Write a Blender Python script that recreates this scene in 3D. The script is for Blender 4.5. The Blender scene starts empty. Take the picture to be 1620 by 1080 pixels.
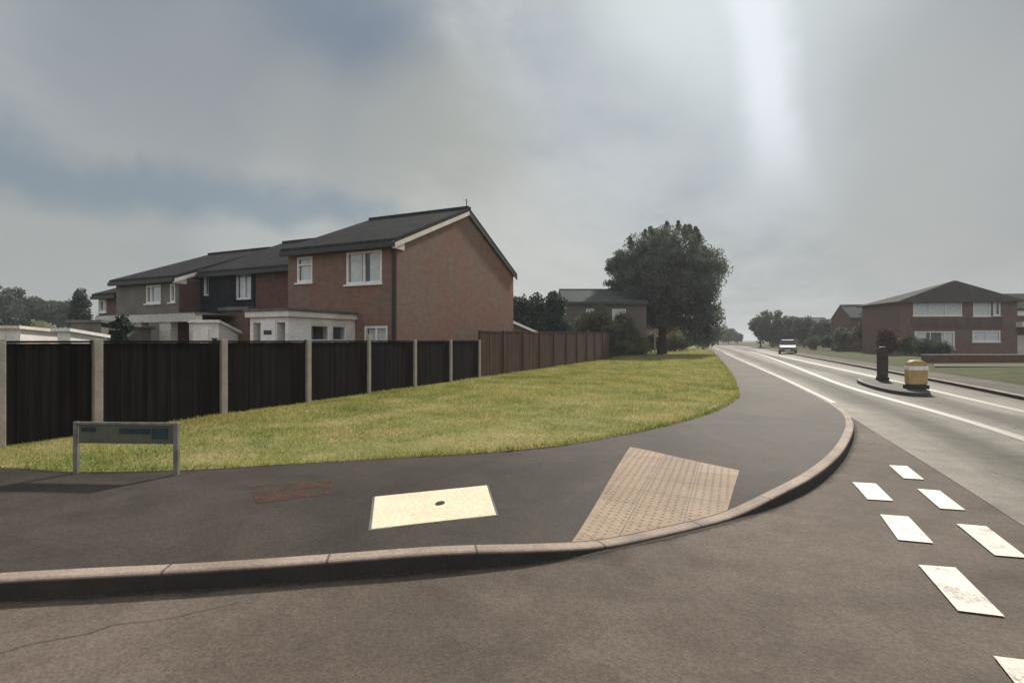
import bpy, bmesh, math, random
import numpy as np
from mathutils import Vector, Matrix
from mathutils.bvhtree import BVHTree

random.seed(7)
RNG = np.random.default_rng(11)
sc = bpy.context.scene
COL = sc.collection
R = math.radians

# ------------------------------------------------------------------ layout
# World: +Y runs along the main road, +X to its right, camera at the origin.
TH = math.atan(360 / 810)
CT, ST = math.cos(TH), math.sin(TH)
CAMH = 1.45


def at(px, t, z=0.0):
    """bearing px (on a 1620 px wide 90 degree view), distance t -> world point"""
    xc = (px - 810) / 810
    return Vector((t * (CT * xc - ST), t * (ST * xc + CT), z))


def hz(py, t):
    return CAMH + (538 - py) / 810 * t


# ------------------------------------------------------------------ materials
def new_mat(name):
    m = bpy.data.materials.new(name)
    m.use_nodes = True
    nt = m.node_tree
    return m, nt, nt.nodes['Principled BSDF']


def nd(nt, typ, **kw):
    n = nt.nodes.new(typ)
    for k, v in kw.items():
        if k in n.inputs:
            n.inputs[k].default_value = v
        else:
            setattr(n, k, v)
    return n


def mixc(nt, fac, a, b, blend='MIX'):
    n = nt.nodes.new('ShaderNodeMix')
    n.data_type = 'RGBA'
    n.blend_type = blend
    for sock, val in ((n.inputs[0], fac), (n.inputs[6], a), (n.inputs[7], b)):
        if isinstance(val, bpy.types.NodeSocket):
            nt.links.new(val, sock)
        elif sock.type == 'RGBA':
            sock.default_value = (*val, 1) if len(val) == 3 else val
        else:
            sock.default_value = val
    return n.outputs[2]


def math_n(nt, op, a, b=None, clamp=False):
    n = nt.nodes.new('ShaderNodeMath')
    n.operation = op
    n.use_clamp = clamp
    for i, v in enumerate((a, b)):
        if v is None:
            continue
        if isinstance(v, bpy.types.NodeSocket):
            nt.links.new(v, n.inputs[i])
        else:
            n.inputs[i].default_value = v
    return n.outputs[0]


def ramp(nt, val, p0, p1):
    n = nt.nodes.new('ShaderNodeMapRange')
    n.interpolation_type = 'SMOOTHSTEP'
    nt.links.new(val, n.inputs[0])
    n.inputs[1].default_value = p0
    n.inputs[2].default_value = p1
    return n.outputs[0]


def objco(nt):
    return nt.nodes.new('ShaderNodeTexCoord').outputs['Object']


def noise(nt, co, scale, detail=4, rough=0.55, dist=0.0):
    n = nd(nt, 'ShaderNodeTexNoise', Scale=scale, Detail=detail, Roughness=rough, Distortion=dist)
    nt.links.new(co, n.inputs['Vector'])
    return n.outputs['Fac']


def scaled(nt, co, sx, sy, sz):
    n = nt.nodes.new('ShaderNodeMapping')
    n.inputs['Scale'].default_value = (sx, sy, sz)
    nt.links.new(co, n.inputs[0])
    return n.outputs[0]


def bump(nt, bsdf, h, strength=0.3, dist=0.01):
    b = nd(nt, 'ShaderNodeBump', Strength=strength, Distance=dist)
    nt.links.new(h, b.inputs['Height'])
    nt.links.new(b.outputs[0], bsdf.inputs['Normal'])


def simple(name, c1, c2=None, scale=3.0, rough=0.7, fine=None, metal=0.0, spec=0.5, bstr=0.15):
    m, nt, b = new_mat(name)
    c2 = c2 or tuple(x * 0.72 for x in c1)
    co = objco(nt)
    f = ramp(nt, noise(nt, co, scale, 5), 0.33, 0.67)
    colr = mixc(nt, f, c1, c2)
    nf = noise(nt, co, fine or scale * 14, 3)
    colr = mixc(nt, 0.35, colr, mixc(nt, ramp(nt, nf, 0.3, 0.7), (0.55, 0.55, 0.55), (1.4, 1.4, 1.4)), 'MULTIPLY')
    nt.links.new(colr, b.inputs['Base Color'])
    b.inputs['Roughness'].default_value = rough
    b.inputs['Metallic'].default_value = metal
    b.inputs['Specular IOR Level'].default_value = spec
    bump(nt, b, nf, bstr, 0.006)
    return m


def brick_mat(name, c1, c2, mortar, stain=(0.5, 0.5, 0.5)):
    m, nt, b = new_mat(name)
    co = objco(nt)
    s = nt.nodes.new('ShaderNodeSeparateXYZ')
    nt.links.new(co, s.inputs[0])
    cb = nt.nodes.new('ShaderNodeCombineXYZ')
    nt.links.new(math_n(nt, 'ADD', s.outputs[0], s.outputs[1]), cb.inputs[0])
    nt.links.new(s.outputs[2], cb.inputs[1])
    br = nd(nt, 'ShaderNodeTexBrick', Scale=1.0)
    br.inputs['Color1'].default_value = (*c1, 1)
    br.inputs['Color2'].default_value = (*c2, 1)
    br.inputs['Mortar'].default_value = (*mortar, 1)
    br.inputs['Mortar Size'].default_value = 0.006
    br.inputs['Brick Width'].default_value = 0.225
    br.inputs['Row Height'].default_value = 0.075
    nt.links.new(cb.outputs[0], br.inputs['Vector'])
    f = ramp(nt, noise(nt, co, 0.55, 5), 0.36, 0.66)
    colr = mixc(nt, f, br.outputs['Color'], mixc(nt, 1.0, br.outputs['Color'], (1.12, 0.86, 0.78), 'MULTIPLY'))
    f2 = ramp(nt, noise(nt, co, 4.0, 5), 0.4, 0.75)
    colr = mixc(nt, math_n(nt, 'MULTIPLY', f2, 0.55), colr, mixc(nt, 1.0, colr, stain, 'MULTIPLY'))
    nt.links.new(colr, b.inputs['Base Color'])
    b.inputs['Roughness'].default_value = 0.88
    b.inputs['Specular IOR Level'].default_value = 0.25
    bump(nt, b, br.outputs['Fac'], -0.4, 0.006)
    return m


def tile_mat(name, c1, c2):
    m, nt, b = new_mat(name)
    co = objco(nt)
    s = nt.nodes.new('ShaderNodeSeparateXYZ')
    nt.links.new(co, s.inputs[0])
    cb = nt.nodes.new('ShaderNodeCombineXYZ')
    nt.links.new(s.outputs[0], cb.inputs[0])
    nt.links.new(math_n(nt, 'MULTIPLY', s.outputs[2], 2.4), cb.inputs[1])
    br = nd(nt, 'ShaderNodeTexBrick', Scale=1.0)
    br.inputs['Color1'].default_value = (*c1, 1)
    br.inputs['Color2'].default_value = (*c2, 1)
    br.inputs['Mortar'].default_value = (*[x * 0.35 for x in c1], 1)
    br.inputs['Mortar Size'].default_value = 0.014
    br.inputs['Brick Width'].default_value = 0.30
    br.inputs['Row Height'].default_value = 0.32
    nt.links.new(cb.outputs[0], br.inputs['Vector'])
    f = ramp(nt, noise(nt, co, 1.1, 5), 0.4, 0.7)
    colr = mixc(nt, f, br.outputs['Color'], mixc(nt, 1.0, br.outputs['Color'], (1.25, 1.3, 1.15), 'MULTIPLY'))
    nt.links.new(colr, b.inputs['Base Color'])
    b.inputs['Roughness'].default_value = 0.9
    b.inputs['Specular IOR Level'].default_value = 0.08
    bump(nt, b, br.outputs['Fac'], -0.5, 0.02)
    return m


def glass_mat():
    m, nt, b = new_mat('window_glass')
    nt.nodes.remove(b)
    tr = nd(nt, 'ShaderNodeBsdfTransparent')
    tr.inputs[0].default_value = (0.82, 0.86, 0.86, 1)
    gl = nd(nt, 'ShaderNodeBsdfGlossy', Roughness=0.02)
    fr = nd(nt, 'ShaderNodeLayerWeight', Blend=0.18)
    mx = nt.nodes.new('ShaderNodeMixShader')
    nt.links.new(math_n(nt, 'ADD', math_n(nt, 'MULTIPLY', fr.outputs['Facing'], 0.35), 0.05), mx.inputs[0])
    nt.links.new(tr.outputs[0], mx.inputs[1])
    nt.links.new(gl.outputs[0], mx.inputs[2])
    nt.links.new(mx.outputs[0], nt.nodes['Material Output'].inputs[0])
    return m


def leaf_mat(name, dark, light, scale=0.7):
    m, nt, b = new_mat(name)
    co = objco(nt)
    f = ramp(nt, noise(nt, co, scale, 4), 0.35, 0.68)
    colr = mixc(nt, f, dark, light)
    f2 = ramp(nt, noise(nt, co, 9.0, 2), 0.3, 0.7)
    colr = mixc(nt, 0.5, colr, mixc(nt, f2, (0.6, 0.6, 0.6), (1.4, 1.4, 1.4)), 'MULTIPLY')
    nt.links.new(colr, b.inputs['Base Color'])
    b.inputs['Roughness'].default_value = 0.6
    b.inputs['Specular IOR Level'].default_value = 0.3
    tl = nt.nodes.new('ShaderNodeBsdfTranslucent')
    nt.links.new(mixc(nt, 1.0, colr, (1.1, 1.15, 0.8), 'MULTIPLY'), tl.inputs[0])
    mx = nt.nodes.new('ShaderNodeMixShader')
    mx.inputs[0].default_value = 0.38
    nt.links.new(b.outputs[0], mx.inputs[1])
    nt.links.new(tl.outputs[0], mx.inputs[2])
    nt.links.new(mx.outputs[0], nt.nodes['Material Output'].inputs[0])
    return m


def asphalt(name, c_dark, c_light, rough, patch=0.35, streak=None, spec=0.5):
    """worn bituminous surface: aggregate, blotches, cracks; streak = wheel-track profile across u, sky reflection painted into its tone"""
    m, nt, b = new_mat(name)
    co = objco(nt)
    big = ramp(nt, noise(nt, co, patch, 6, 0.6, 0.6), 0.34, 0.66)
    colr = mixc(nt, big, c_dark, c_light)
    mid = ramp(nt, noise(nt, co, 2.6, 6, 0.65), 0.35, 0.7)
    colr = mixc(nt, math_n(nt, 'MULTIPLY', mid, 0.55), colr, mixc(nt, 1.0, colr, (0.62, 0.60, 0.58), 'MULTIPLY'))
    oil = ramp(nt, noise(nt, co, 0.85, 4, 0.5, 1.2), 0.56, 0.72)
    colr = mixc(nt, math_n(nt, 'MULTIPLY', oil, 0.5), colr, mixc(nt, 1.0, colr, (0.55, 0.53, 0.52), 'MULTIPLY'))
    # aggregate
    vo = nd(nt, 'ShaderNodeTexVoronoi', Scale=85.0)
    nt.links.new(co, vo.inputs['Vector'])
    sep = nt.nodes.new('ShaderNodeSeparateColor')
    nt.links.new(vo.outputs['Color'], sep.inputs[0])
    g = mixc(nt, sep.outputs[0], (0.62, 0.61, 0.60), (1.42, 1.40, 1.36))
    colr = mixc(nt, 0.5, colr, g, 'MULTIPLY')
    fn = noise(nt, co, 26.0, 3)
    colr = mixc(nt, 0.16, colr, mixc(nt, ramp(nt, fn, 0.3, 0.7), (0.65, 0.65, 0.65), (1.35, 1.35, 1.35)), 'MULTIPLY')
    # hairline cracks
    wob = nd(nt, 'ShaderNodeTexNoise', Scale=1.4, Detail=5.0)
    nt.links.new(co, wob.inputs['Vector'])
    vadd = nt.nodes.new('ShaderNodeMix')
    vadd.data_type = 'VECTOR'
    vadd.inputs[0].default_value = 0.22
    nt.links.new(co, vadd.inputs[4])
    nt.links.new(wob.outputs['Color'], vadd.inputs[5])
    ck = nd(nt, 'ShaderNodeTexVoronoi', Scale=0.55)
    ck.feature = 'DISTANCE_TO_EDGE'
    nt.links.new(vadd.outputs[1], ck.inputs['Vector'])
    line = math_n(nt, 'SUBTRACT', 1.0, ramp(nt, ck.outputs['Distance'], 0.0, 0.006))
    gate = ramp(nt, noise(nt, co, 0.5, 2), 0.5, 0.6)
    colr = mixc(nt, math_n(nt, 'MULTIPLY', math_n(nt, 'MULTIPLY', line, gate), 0.6), colr, (0.02, 0.02, 0.02))
    rsock = None
    if streak:
        uv = nt.nodes.new('ShaderNodeTexCoord').outputs['UV']
        su = nt.nodes.new('ShaderNodeSeparateXYZ')
        nt.links.new(uv, su.inputs[0])
        w = noise(nt, scaled(nt, uv, 1.0, 0.08, 1.0), 1.6, 4)
        u = math_n(nt, 'ADD', su.outputs[0], math_n(nt, 'MULTIPLY', math_n(nt, 'SUBTRACT', w, 0.5), 0.9))
        cr = nt.nodes.new('ShaderNodeValToRGB')
        el = cr.color_ramp.elements
        while len(el) > 1:
            el.remove(el[-1])
        for i, (p, v) in enumerate(streak):
            e = el[0] if i == 0 else el.new(p)
            e.position = p
            e.color = (v, v, v, 1)
        nt.links.new(math_n(nt, 'DIVIDE', u, 5.0), cr.inputs[0])
        colr = mixc(nt, 1.0, colr, cr.outputs[0], 'MULTIPLY')  # painted sky sheen: tracks lighten and darken the base colour
        rr = nt.nodes.new('ShaderNodeMapRange')
        nt.links.new(cr.outputs[0], rr.inputs[0])
        rr.inputs[1].default_value = 0.5
        rr.inputs[2].default_value = 1.5
        rr.inputs[3].default_value = rough + 0.06
        rr.inputs[4].default_value = rough - 0.06
        rsock = rr.outputs[0]
    nt.links.new(colr, b.inputs['Base Color'])
    if rsock:
        nt.links.new(rsock, b.inputs['Roughness'])
    else:
        b.inputs['Roughness'].default_value = rough
    b.inputs['Specular IOR Level'].default_value = spec
    bump(nt, b, mixc(nt, 0.5, vo.outputs['Distance'], fn), 0.35, 0.006)
    return m


def paint_mat(name, c, under, w0=0.46):
    m, nt, b = new_mat(name)
    co = objco(nt)
    n1 = noise(nt, co, 5.0, 6, 0.7)
    n2 = noise(nt, co, 55.0, 3)
    wear = math_n(nt, 'MULTIPLY', ramp(nt, n1, w0, w0 + 0.22), ramp(nt, n2, 0.35, 0.6))
    c2 = mixc(nt, ramp(nt, n2, 0.3, 0.7), c, tuple(x * 0.8 for x in c))
    nt.links.new(mixc(nt, wear, c2, under), b.inputs['Base Color'])
    b.inputs['Roughness'].default_value = 0.6
    bump(nt, b, n2, 0.2, 0.004)
    return m


def kerb_mat():
    m, nt, b = new_mat('kerb_concrete')
    co = objco(nt)
    uv = nt.nodes.new('ShaderNodeTexCoord').outputs['UV']
    s = nt.nodes.new('ShaderNodeSeparateXYZ')
    nt.links.new(uv, s.inputs[0])
    f = ramp(nt, noise(nt, co, 2.2, 6), 0.35, 0.7)
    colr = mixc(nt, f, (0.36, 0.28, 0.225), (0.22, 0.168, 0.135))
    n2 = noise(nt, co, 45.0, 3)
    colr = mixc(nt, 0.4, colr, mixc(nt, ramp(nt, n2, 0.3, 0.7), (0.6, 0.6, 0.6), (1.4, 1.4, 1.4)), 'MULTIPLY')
    # grime and tar on the kerb face, its shade painted into the colour (v > 1)
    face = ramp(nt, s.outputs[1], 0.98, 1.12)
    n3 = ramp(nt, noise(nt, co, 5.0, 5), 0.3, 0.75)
    grime_shade = mixc(nt, n3, (0.005, 0.005, 0.0045), (0.013, 0.012, 0.010))
    colr = mixc(nt, math_n(nt, 'MULTIPLY', face, 0.93), colr, grime_shade)
    # joints every 0.915 m
    fr = math_n(nt, 'FRACT', math_n(nt, 'DIVIDE', s.outputs[0], 0.915))
    j = math_n(nt, 'SUBTRACT', 1.0, ramp(nt, math_n(nt, 'ABSOLUTE', math_n(nt, 'SUBTRACT', fr, 0.5)), 0.004, 0.014))
    colr = mixc(nt, math_n(nt, 'MULTIPLY', j, 0.75), colr, (0.03, 0.028, 0.025))
    nt.links.new(colr, b.inputs['Base Color'])
    b.inputs['Roughness'].default_value = 0.85
    bump(nt, b, n2, 0.3, 0.005)
    return m


def grass_mat(name, greens, dry, blade=False):
    m, nt, b = new_mat(name)
    co = objco(nt)
    f = ramp(nt, noise(nt, co, 0.55, 5, 0.6, 0.5), 0.36, 0.64)
    colr = mixc(nt, f, greens[0], greens[1])
    f2 = ramp(nt, noise(nt, co, 1.1, 5, 0.6), 0.44, 0.66)
    colr = mixc(nt, math_n(nt, 'MULTIPLY', f2, 0.75), colr, dry)
    f3 = ramp(nt, noise(nt, co, 0.8, 4, 0.5, 0.8), 0.54, 0.68)
    colr = mixc(nt, math_n(nt, 'MULTIPLY', f3, 0.6), colr, mixc(nt, 1.0, colr, (0.62, 0.72, 0.6), 'MULTIPLY'))
    n2 = noise(nt, co, 38.0 if blade else 20.0, 3)
    colr = mixc(nt, 0.4, colr, mixc(nt, ramp(nt, n2, 0.3, 0.7), (0.6, 0.6, 0.6), (1.4, 1.4, 1.4)), 'MULTIPLY')
    nt.links.new(colr, b.inputs['Base Color'])
    b.inputs['Roughness'].default_value = 0.9
    b.inputs['Specular IOR Level'].default_value = 0.05
    if blade:
        # thin blades let light through
        tl = nt.nodes.new('ShaderNodeBsdfTranslucent')
        nt.links.new(mixc(nt, 1.0, colr, (1.15, 1.15, 0.75), 'MULTIPLY'), tl.inputs[0])
        mx = nt.nodes.new('ShaderNodeMixShader')
        mx.inputs[0].default_value = 0.45
        nt.links.new(b.outputs[0], mx.inputs[1])
        nt.links.new(tl.outputs[0], mx.inputs[2])
        nt.links.new(mx.outputs[0], nt.nodes['Material Output'].inputs[0])
    else:
        bump(nt, b, n2, 0.6, 0.03)
    return m


M = {
    'side_road': asphalt('side_road_asphalt', (0.092, 0.074, 0.061), (0.158, 0.126, 0.105), 0.85, 0.30, spec=0.2),
    'main_road': asphalt('main_road_asphalt', (0.135, 0.123, 0.104), (0.180, 0.164, 0.139), 0.78, 0.22, spec=0.16,
                         streak=((0.0, 1.35), (0.09, 1.3), (0.16, 0.78), (0.25, 0.62), (0.36, 1.2), (0.45, 1.25),
                                 (0.53, 0.7), (0.64, 0.75), (0.74, 1.3), (0.88, 1.15), (1.0, 0.75))),
    'pavement': asphalt('pavement_asphalt', (0.042, 0.034, 0.029), (0.070, 0.058, 0.050), 0.78, 0.42, spec=0.2),
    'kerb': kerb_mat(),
    'earth': grass_mat('ground_grass', ((0.055, 0.07, 0.026), (0.08, 0.085, 0.036)), (0.11, 0.10, 0.055)),
    'verge': grass_mat('verge_turf', ((0.19, 0.195, 0.07), (0.25, 0.235, 0.10)), (0.33, 0.27, 0.14)),
    'blade': grass_mat('grass_blades', ((0.20, 0.235, 0.078), (0.32, 0.31, 0.12)), (0.38, 0.31, 0.17), True),
    'paint': paint_mat('road_paint', (0.70, 0.615, 0.51), (0.12, 0.10, 0.085)),
    'oldpaint': paint_mat('worn_paint', (0.25, 0.228, 0.19), (0.15, 0.137, 0.115), 0.30),
    'brick': brick_mat('red_brown_brick', (0.228, 0.148, 0.120), (0.188, 0.120, 0.099), (0.19, 0.16, 0.14), (0.72, 0.72, 0.70)),
    'brick_dark': brick_mat('dark_brown_brick', (0.145, 0.083, 0.07), (0.115, 0.068, 0.058), (0.12, 0.095, 0.085), (0.6, 0.6, 0.6)),
    'brick_brown': brick_mat('brown_brick', (0.165, 0.112, 0.09), (0.135, 0.09, 0.072), (0.15, 0.125, 0.11), (0.6, 0.6, 0.6)),
    'render': simple('grey_render', (0.19, 0.178, 0.158), (0.14, 0.13, 0.115), 1.2, 0.9),
    'render_pale': simple('pale_render', (0.60, 0.56, 0.51), (0.48, 0.45, 0.41), 1.2, 0.9),
    'navy': tile_mat('navy_hung_tiles', (0.032, 0.033, 0.044), (0.025, 0.026, 0.034)),
    'hung': tile_mat('brown_hung_tiles', (0.12, 0.085, 0.08), (0.09, 0.065, 0.06)),
    'roof': tile_mat('dark_roof_tiles', (0.045, 0.044, 0.048), (0.034, 0.034, 0.037)),
    'roof_grey': tile_mat('grey_roof_tiles', (0.08, 0.088, 0.088), (0.06, 0.068, 0.068)),
    'upvc': simple('white_plastic', (0.82, 0.79, 0.77), (0.74, 0.71, 0.69), 1.5, 0.45, bstr=0.02),
    'cream': simple('cream_painted_wood', (0.78, 0.70, 0.63), (0.64, 0.57, 0.50), 2.0, 0.6),
    'white_wood': simple('weathered_white_boards', (0.84, 0.79, 0.75), (0.66, 0.62, 0.58), 2.0, 0.7),
    'black': simple('black_plastic', (0.022, 0.022, 0.024), None, 3.0, 0.5, bstr=0.03),
    'glass': glass_mat(),
    'curtain': simple('net_curtain', (0.86, 0.84, 0.83), (0.68, 0.68, 0.69), 6.0, 0.9),
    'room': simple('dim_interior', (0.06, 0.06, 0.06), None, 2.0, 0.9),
    'concrete': simple('post_concrete', (0.36, 0.31, 0.27), (0.27, 0.235, 0.205), 4.0, 0.9),
    'fence_black': simple('black_stained_wood', (0.017, 0.0155, 0.0155), (0.011, 0.010, 0.010), 2.5, 0.95, spec=0.02),
    'fence_brown': simple('brown_stained_wood', (0.105, 0.066, 0.054), (0.072, 0.047, 0.039), 2.0, 0.85, spec=0.25),
    'bark': simple('bark', (0.05, 0.042, 0.034), (0.03, 0.026, 0.022), 5.0, 0.95),
    'leaf_tree': leaf_mat('tree_leaves', (0.095, 0.110, 0.108), (0.15, 0.168, 0.15), 0.5),
    'leaf_far': leaf_mat('far_leaves', (0.060, 0.074, 0.064), (0.10, 0.115, 0.09), 0.4),
    'leaf_conifer': leaf_mat('conifer_needles', (0.036, 0.056, 0.050), (0.06, 0.085, 0.07), 0.8),
    'leaf_bush': leaf_mat('bush_leaves', (0.10, 0.115, 0.045), (0.17, 0.175, 0.07), 0.9),
    'leaf_hedge': leaf_mat('hedge_leaves', (0.085, 0.095, 0.055), (0.13, 0.14, 0.08), 0.9),
    'leaf_purple': leaf_mat('purple_leaves', (0.060, 0.018, 0.024), (0.095, 0.032, 0.038), 0.9),
    'tactile': None,
    'dim_wall': simple('dull_grey_brown_wall', (0.125, 0.105, 0.095), (0.10, 0.085, 0.078), 1.5, 0.9),
    'roof_brown': tile_mat('brown_roof_tiles', (0.058, 0.050, 0.047), (0.045, 0.039, 0.037)),
    'bollard_brown': simple('dark_brown_plastic', (0.058, 0.036, 0.030), (0.038, 0.026, 0.023), 5.0, 0.55, bstr=0.03),

    'plate': simple('cream_cover_concrete', (0.80, 0.68, 0.49), (0.72, 0.61, 0.44), 3.0, 0.75),
    'rust': simple('reddish_patch', (0.095, 0.052, 0.038), (0.06, 0.042, 0.034), 3.0, 0.8),
    'sign_grey': simple('grey_painted_steel', (0.22, 0.205, 0.185), (0.13, 0.125, 0.11), 6.0, 0.5, metal=0.2),
    'sign_plate': simple('grey_green_plate', (0.098, 0.104, 0.070), (0.068, 0.074, 0.052), 4.0, 0.5),
    'sign_teal': simple('teal_enamel', (0.016, 0.042, 0.048), (0.012, 0.028, 0.032), 6.0, 0.4),
    'yellow': simple('yellow_plastic', (0.50, 0.34, 0.13), (0.36, 0.25, 0.11), 5.0, 0.45, bstr=0.03),
    'green_black': simple('dark_green_plastic', (0.03, 0.042, 0.038), (0.02, 0.028, 0.026), 5.0, 0.5, bstr=0.03),
    'car_body': simple('silver_car_paint', (0.13, 0.125, 0.125), (0.11, 0.105, 0.105), 0.6, 0.6, bstr=0.0),
    'car_glass': simple('car_glass', (0.05, 0.055, 0.06), None, 1.0, 0.1, bstr=0.0),
    'tyre': simple('tyre_rubber', (0.02, 0.02, 0.02), None, 6.0, 0.85),
    'lamp': simple('headlamp_glass', (0.7, 0.7, 0.68), None, 4.0, 0.15, bstr=0.0),
    'path': asphalt('pale_path', (0.11, 0.10, 0.088), (0.15, 0.137, 0.12), 0.9, 0.5, spec=0.1),
    'drive': asphalt('dark_drive', (0.045, 0.042, 0.04), (0.065, 0.06, 0.057), 0.75, 0.5),
    'felt': simple('roofing_felt', (0.14, 0.14, 0.135), (0.09, 0.09, 0.09), 2.0, 0.9),
}


def tactile_mat():
    m, nt, b = new_mat('buff_tactile_paving')
    co = objco(nt)
    br = nd(nt, 'ShaderNodeTexBrick', Scale=1.0)
    br.offset = 0.0
    br.inputs['Color1'].default_value = (0.26, 0.18, 0.118, 1)
    br.inputs['Color2'].default_value = (0.34, 0.245, 0.168, 1)
    br.inputs['Mortar'].default_value = (0.16, 0.13, 0.10, 1)
    br.inputs['Mortar Size'].default_value = 0.006
    br.inputs['Brick Width'].default_value = 0.4
    br.inputs['Row Height'].default_value = 0.4
    nt.links.new(co, br.inputs['Vector'])
    f = ramp(nt, noise(nt, co, 2.6, 5), 0.35, 0.7)
    colr = mixc(nt, math_n(nt, 'MULTIPLY', f, 0.6), br.outputs['Color'],
                mixc(nt, 1.0, br.outputs['Color'], (0.72, 0.72, 0.7), 'MULTIPLY'))
    n2 = noise(nt, co, 40.0, 3)
    colr = mixc(nt, 0.35, colr, mixc(nt, ramp(nt, n2, 0.3, 0.7), (0.6, 0.6, 0.6), (1.4, 1.4, 1.4)), 'MULTIPLY')
    nt.links.new(colr, b.inputs['Base Color'])
    b.inputs['Roughness'].default_value = 0.8
    bump(nt, b, n2, 0.25, 0.004)
    return m


M['tactile'] = tactile_mat()


def wood_mat(name, c1, c2):
    m, nt, b = new_mat(name)
    co = objco(nt)
    f = ramp(nt, noise(nt, scaled(nt, co, 8.6, 8.6, 0.25), 1.0, 2), 0.36, 0.64)
    colr = mixc(nt, f, c1, c2)
    g = noise(nt, scaled(nt, co, 60, 60, 2.0), 1.0, 4)
    colr = mixc(nt, 0.55, colr, mixc(nt, ramp(nt, g, 0.3, 0.7), (0.6, 0.6, 0.6), (1.4, 1.4, 1.4)), 'MULTIPLY')
    st = ramp(nt, noise(nt, co, 1.3, 5), 0.5, 0.75)
    colr = mixc(nt, math_n(nt, 'MULTIPLY', st, 0.5), colr, mixc(nt, 1.0, colr, (1.5, 1.55, 1.45), 'MULTIPLY'))
    nt.links.new(colr, b.inputs['Base Color'])
    b.inputs['Roughness'].default_value = 0.9
    b.inputs['Specular IOR Level'].default_value = 0.08
    bump(nt, b, g, 0.3, 0.004)
    return m


M['fence_black'] = wood_mat('black_stained_wood', (0.017, 0.0153, 0.0153), (0.008, 0.0074, 0.0074))
M['fence_brown'] = wood_mat('brown_stained_wood', (0.100, 0.064, 0.052), (0.068, 0.045, 0.037))


def patch_mat():
    m, nt, b = new_mat('reddish_patch')
    co = objco(nt)
    n1 = noise(nt, co, 3.2, 5, 0.6)
    n2 = noise(nt, co, 40.0, 3)
    nt.links.new(mixc(nt, ramp(nt, n2, 0.3, 0.7), (0.085, 0.045, 0.034), (0.15, 0.085, 0.066)), b.inputs['Base Color'])
    b.inputs['Roughness'].default_value = 0.9
    b.inputs['Specular IOR Level'].default_value = 0.1
    tr = nt.nodes.new('ShaderNodeBsdfTransparent')
    mx = nt.nodes.new('ShaderNodeMixShader')
    nt.links.new(math_n(nt, 'MULTIPLY', ramp(nt, n1, 0.30, 0.62), 0.8), mx.inputs[0])
    nt.links.new(tr.outputs[0], mx.inputs[1])
    nt.links.new(b.outputs[0], mx.inputs[2])
    nt.links.new(mx.outputs[0], nt.nodes['Material Output'].inputs[0])
    return m


M['rust'] = patch_mat()


def grit_shade_mat():
    m, nt, b = new_mat('gutter_grit_shade')
    co = objco(nt)
    s = nt.nodes.new('ShaderNodeSeparateXYZ')
    nt.links.new(nt.nodes.new('ShaderNodeTexCoord').outputs['UV'], s.inputs[0])
    n1 = noise(nt, co, 4.0, 6, 0.65)
    n2 = noise(nt, co, 50.0, 3)
    nt.links.new(mixc(nt, ramp(nt, n2, 0.3, 0.7), (0.03, 0.026, 0.022), (0.065, 0.056, 0.046)), b.inputs['Base Color'])  # dark grit colour that also holds the kerb's shadow
    b.inputs['Roughness'].default_value = 0.95
    f = math_n(nt, 'ADD', math_n(nt, 'SUBTRACT', n1, s.outputs[1]), math_n(nt, 'MULTIPLY', math_n(nt, 'SUBTRACT', n2, 0.5), 0.5))
    cov = math_n(nt, 'MULTIPLY', ramp(nt, f, -0.15, 0.5), 0.85)
    tr = nt.nodes.new('ShaderNodeBsdfTransparent')
    mx = nt.nodes.new('ShaderNodeMixShader')
    nt.links.new(cov, mx.inputs[0])
    nt.links.new(tr.outputs[0], mx.inputs[1])
    nt.links.new(b.outputs[0], mx.inputs[2])
    nt.links.new(mx.outputs[0], nt.nodes['Material Output'].inputs[0])
    return m


M['grit_shade'] = grit_shade_mat()


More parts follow.
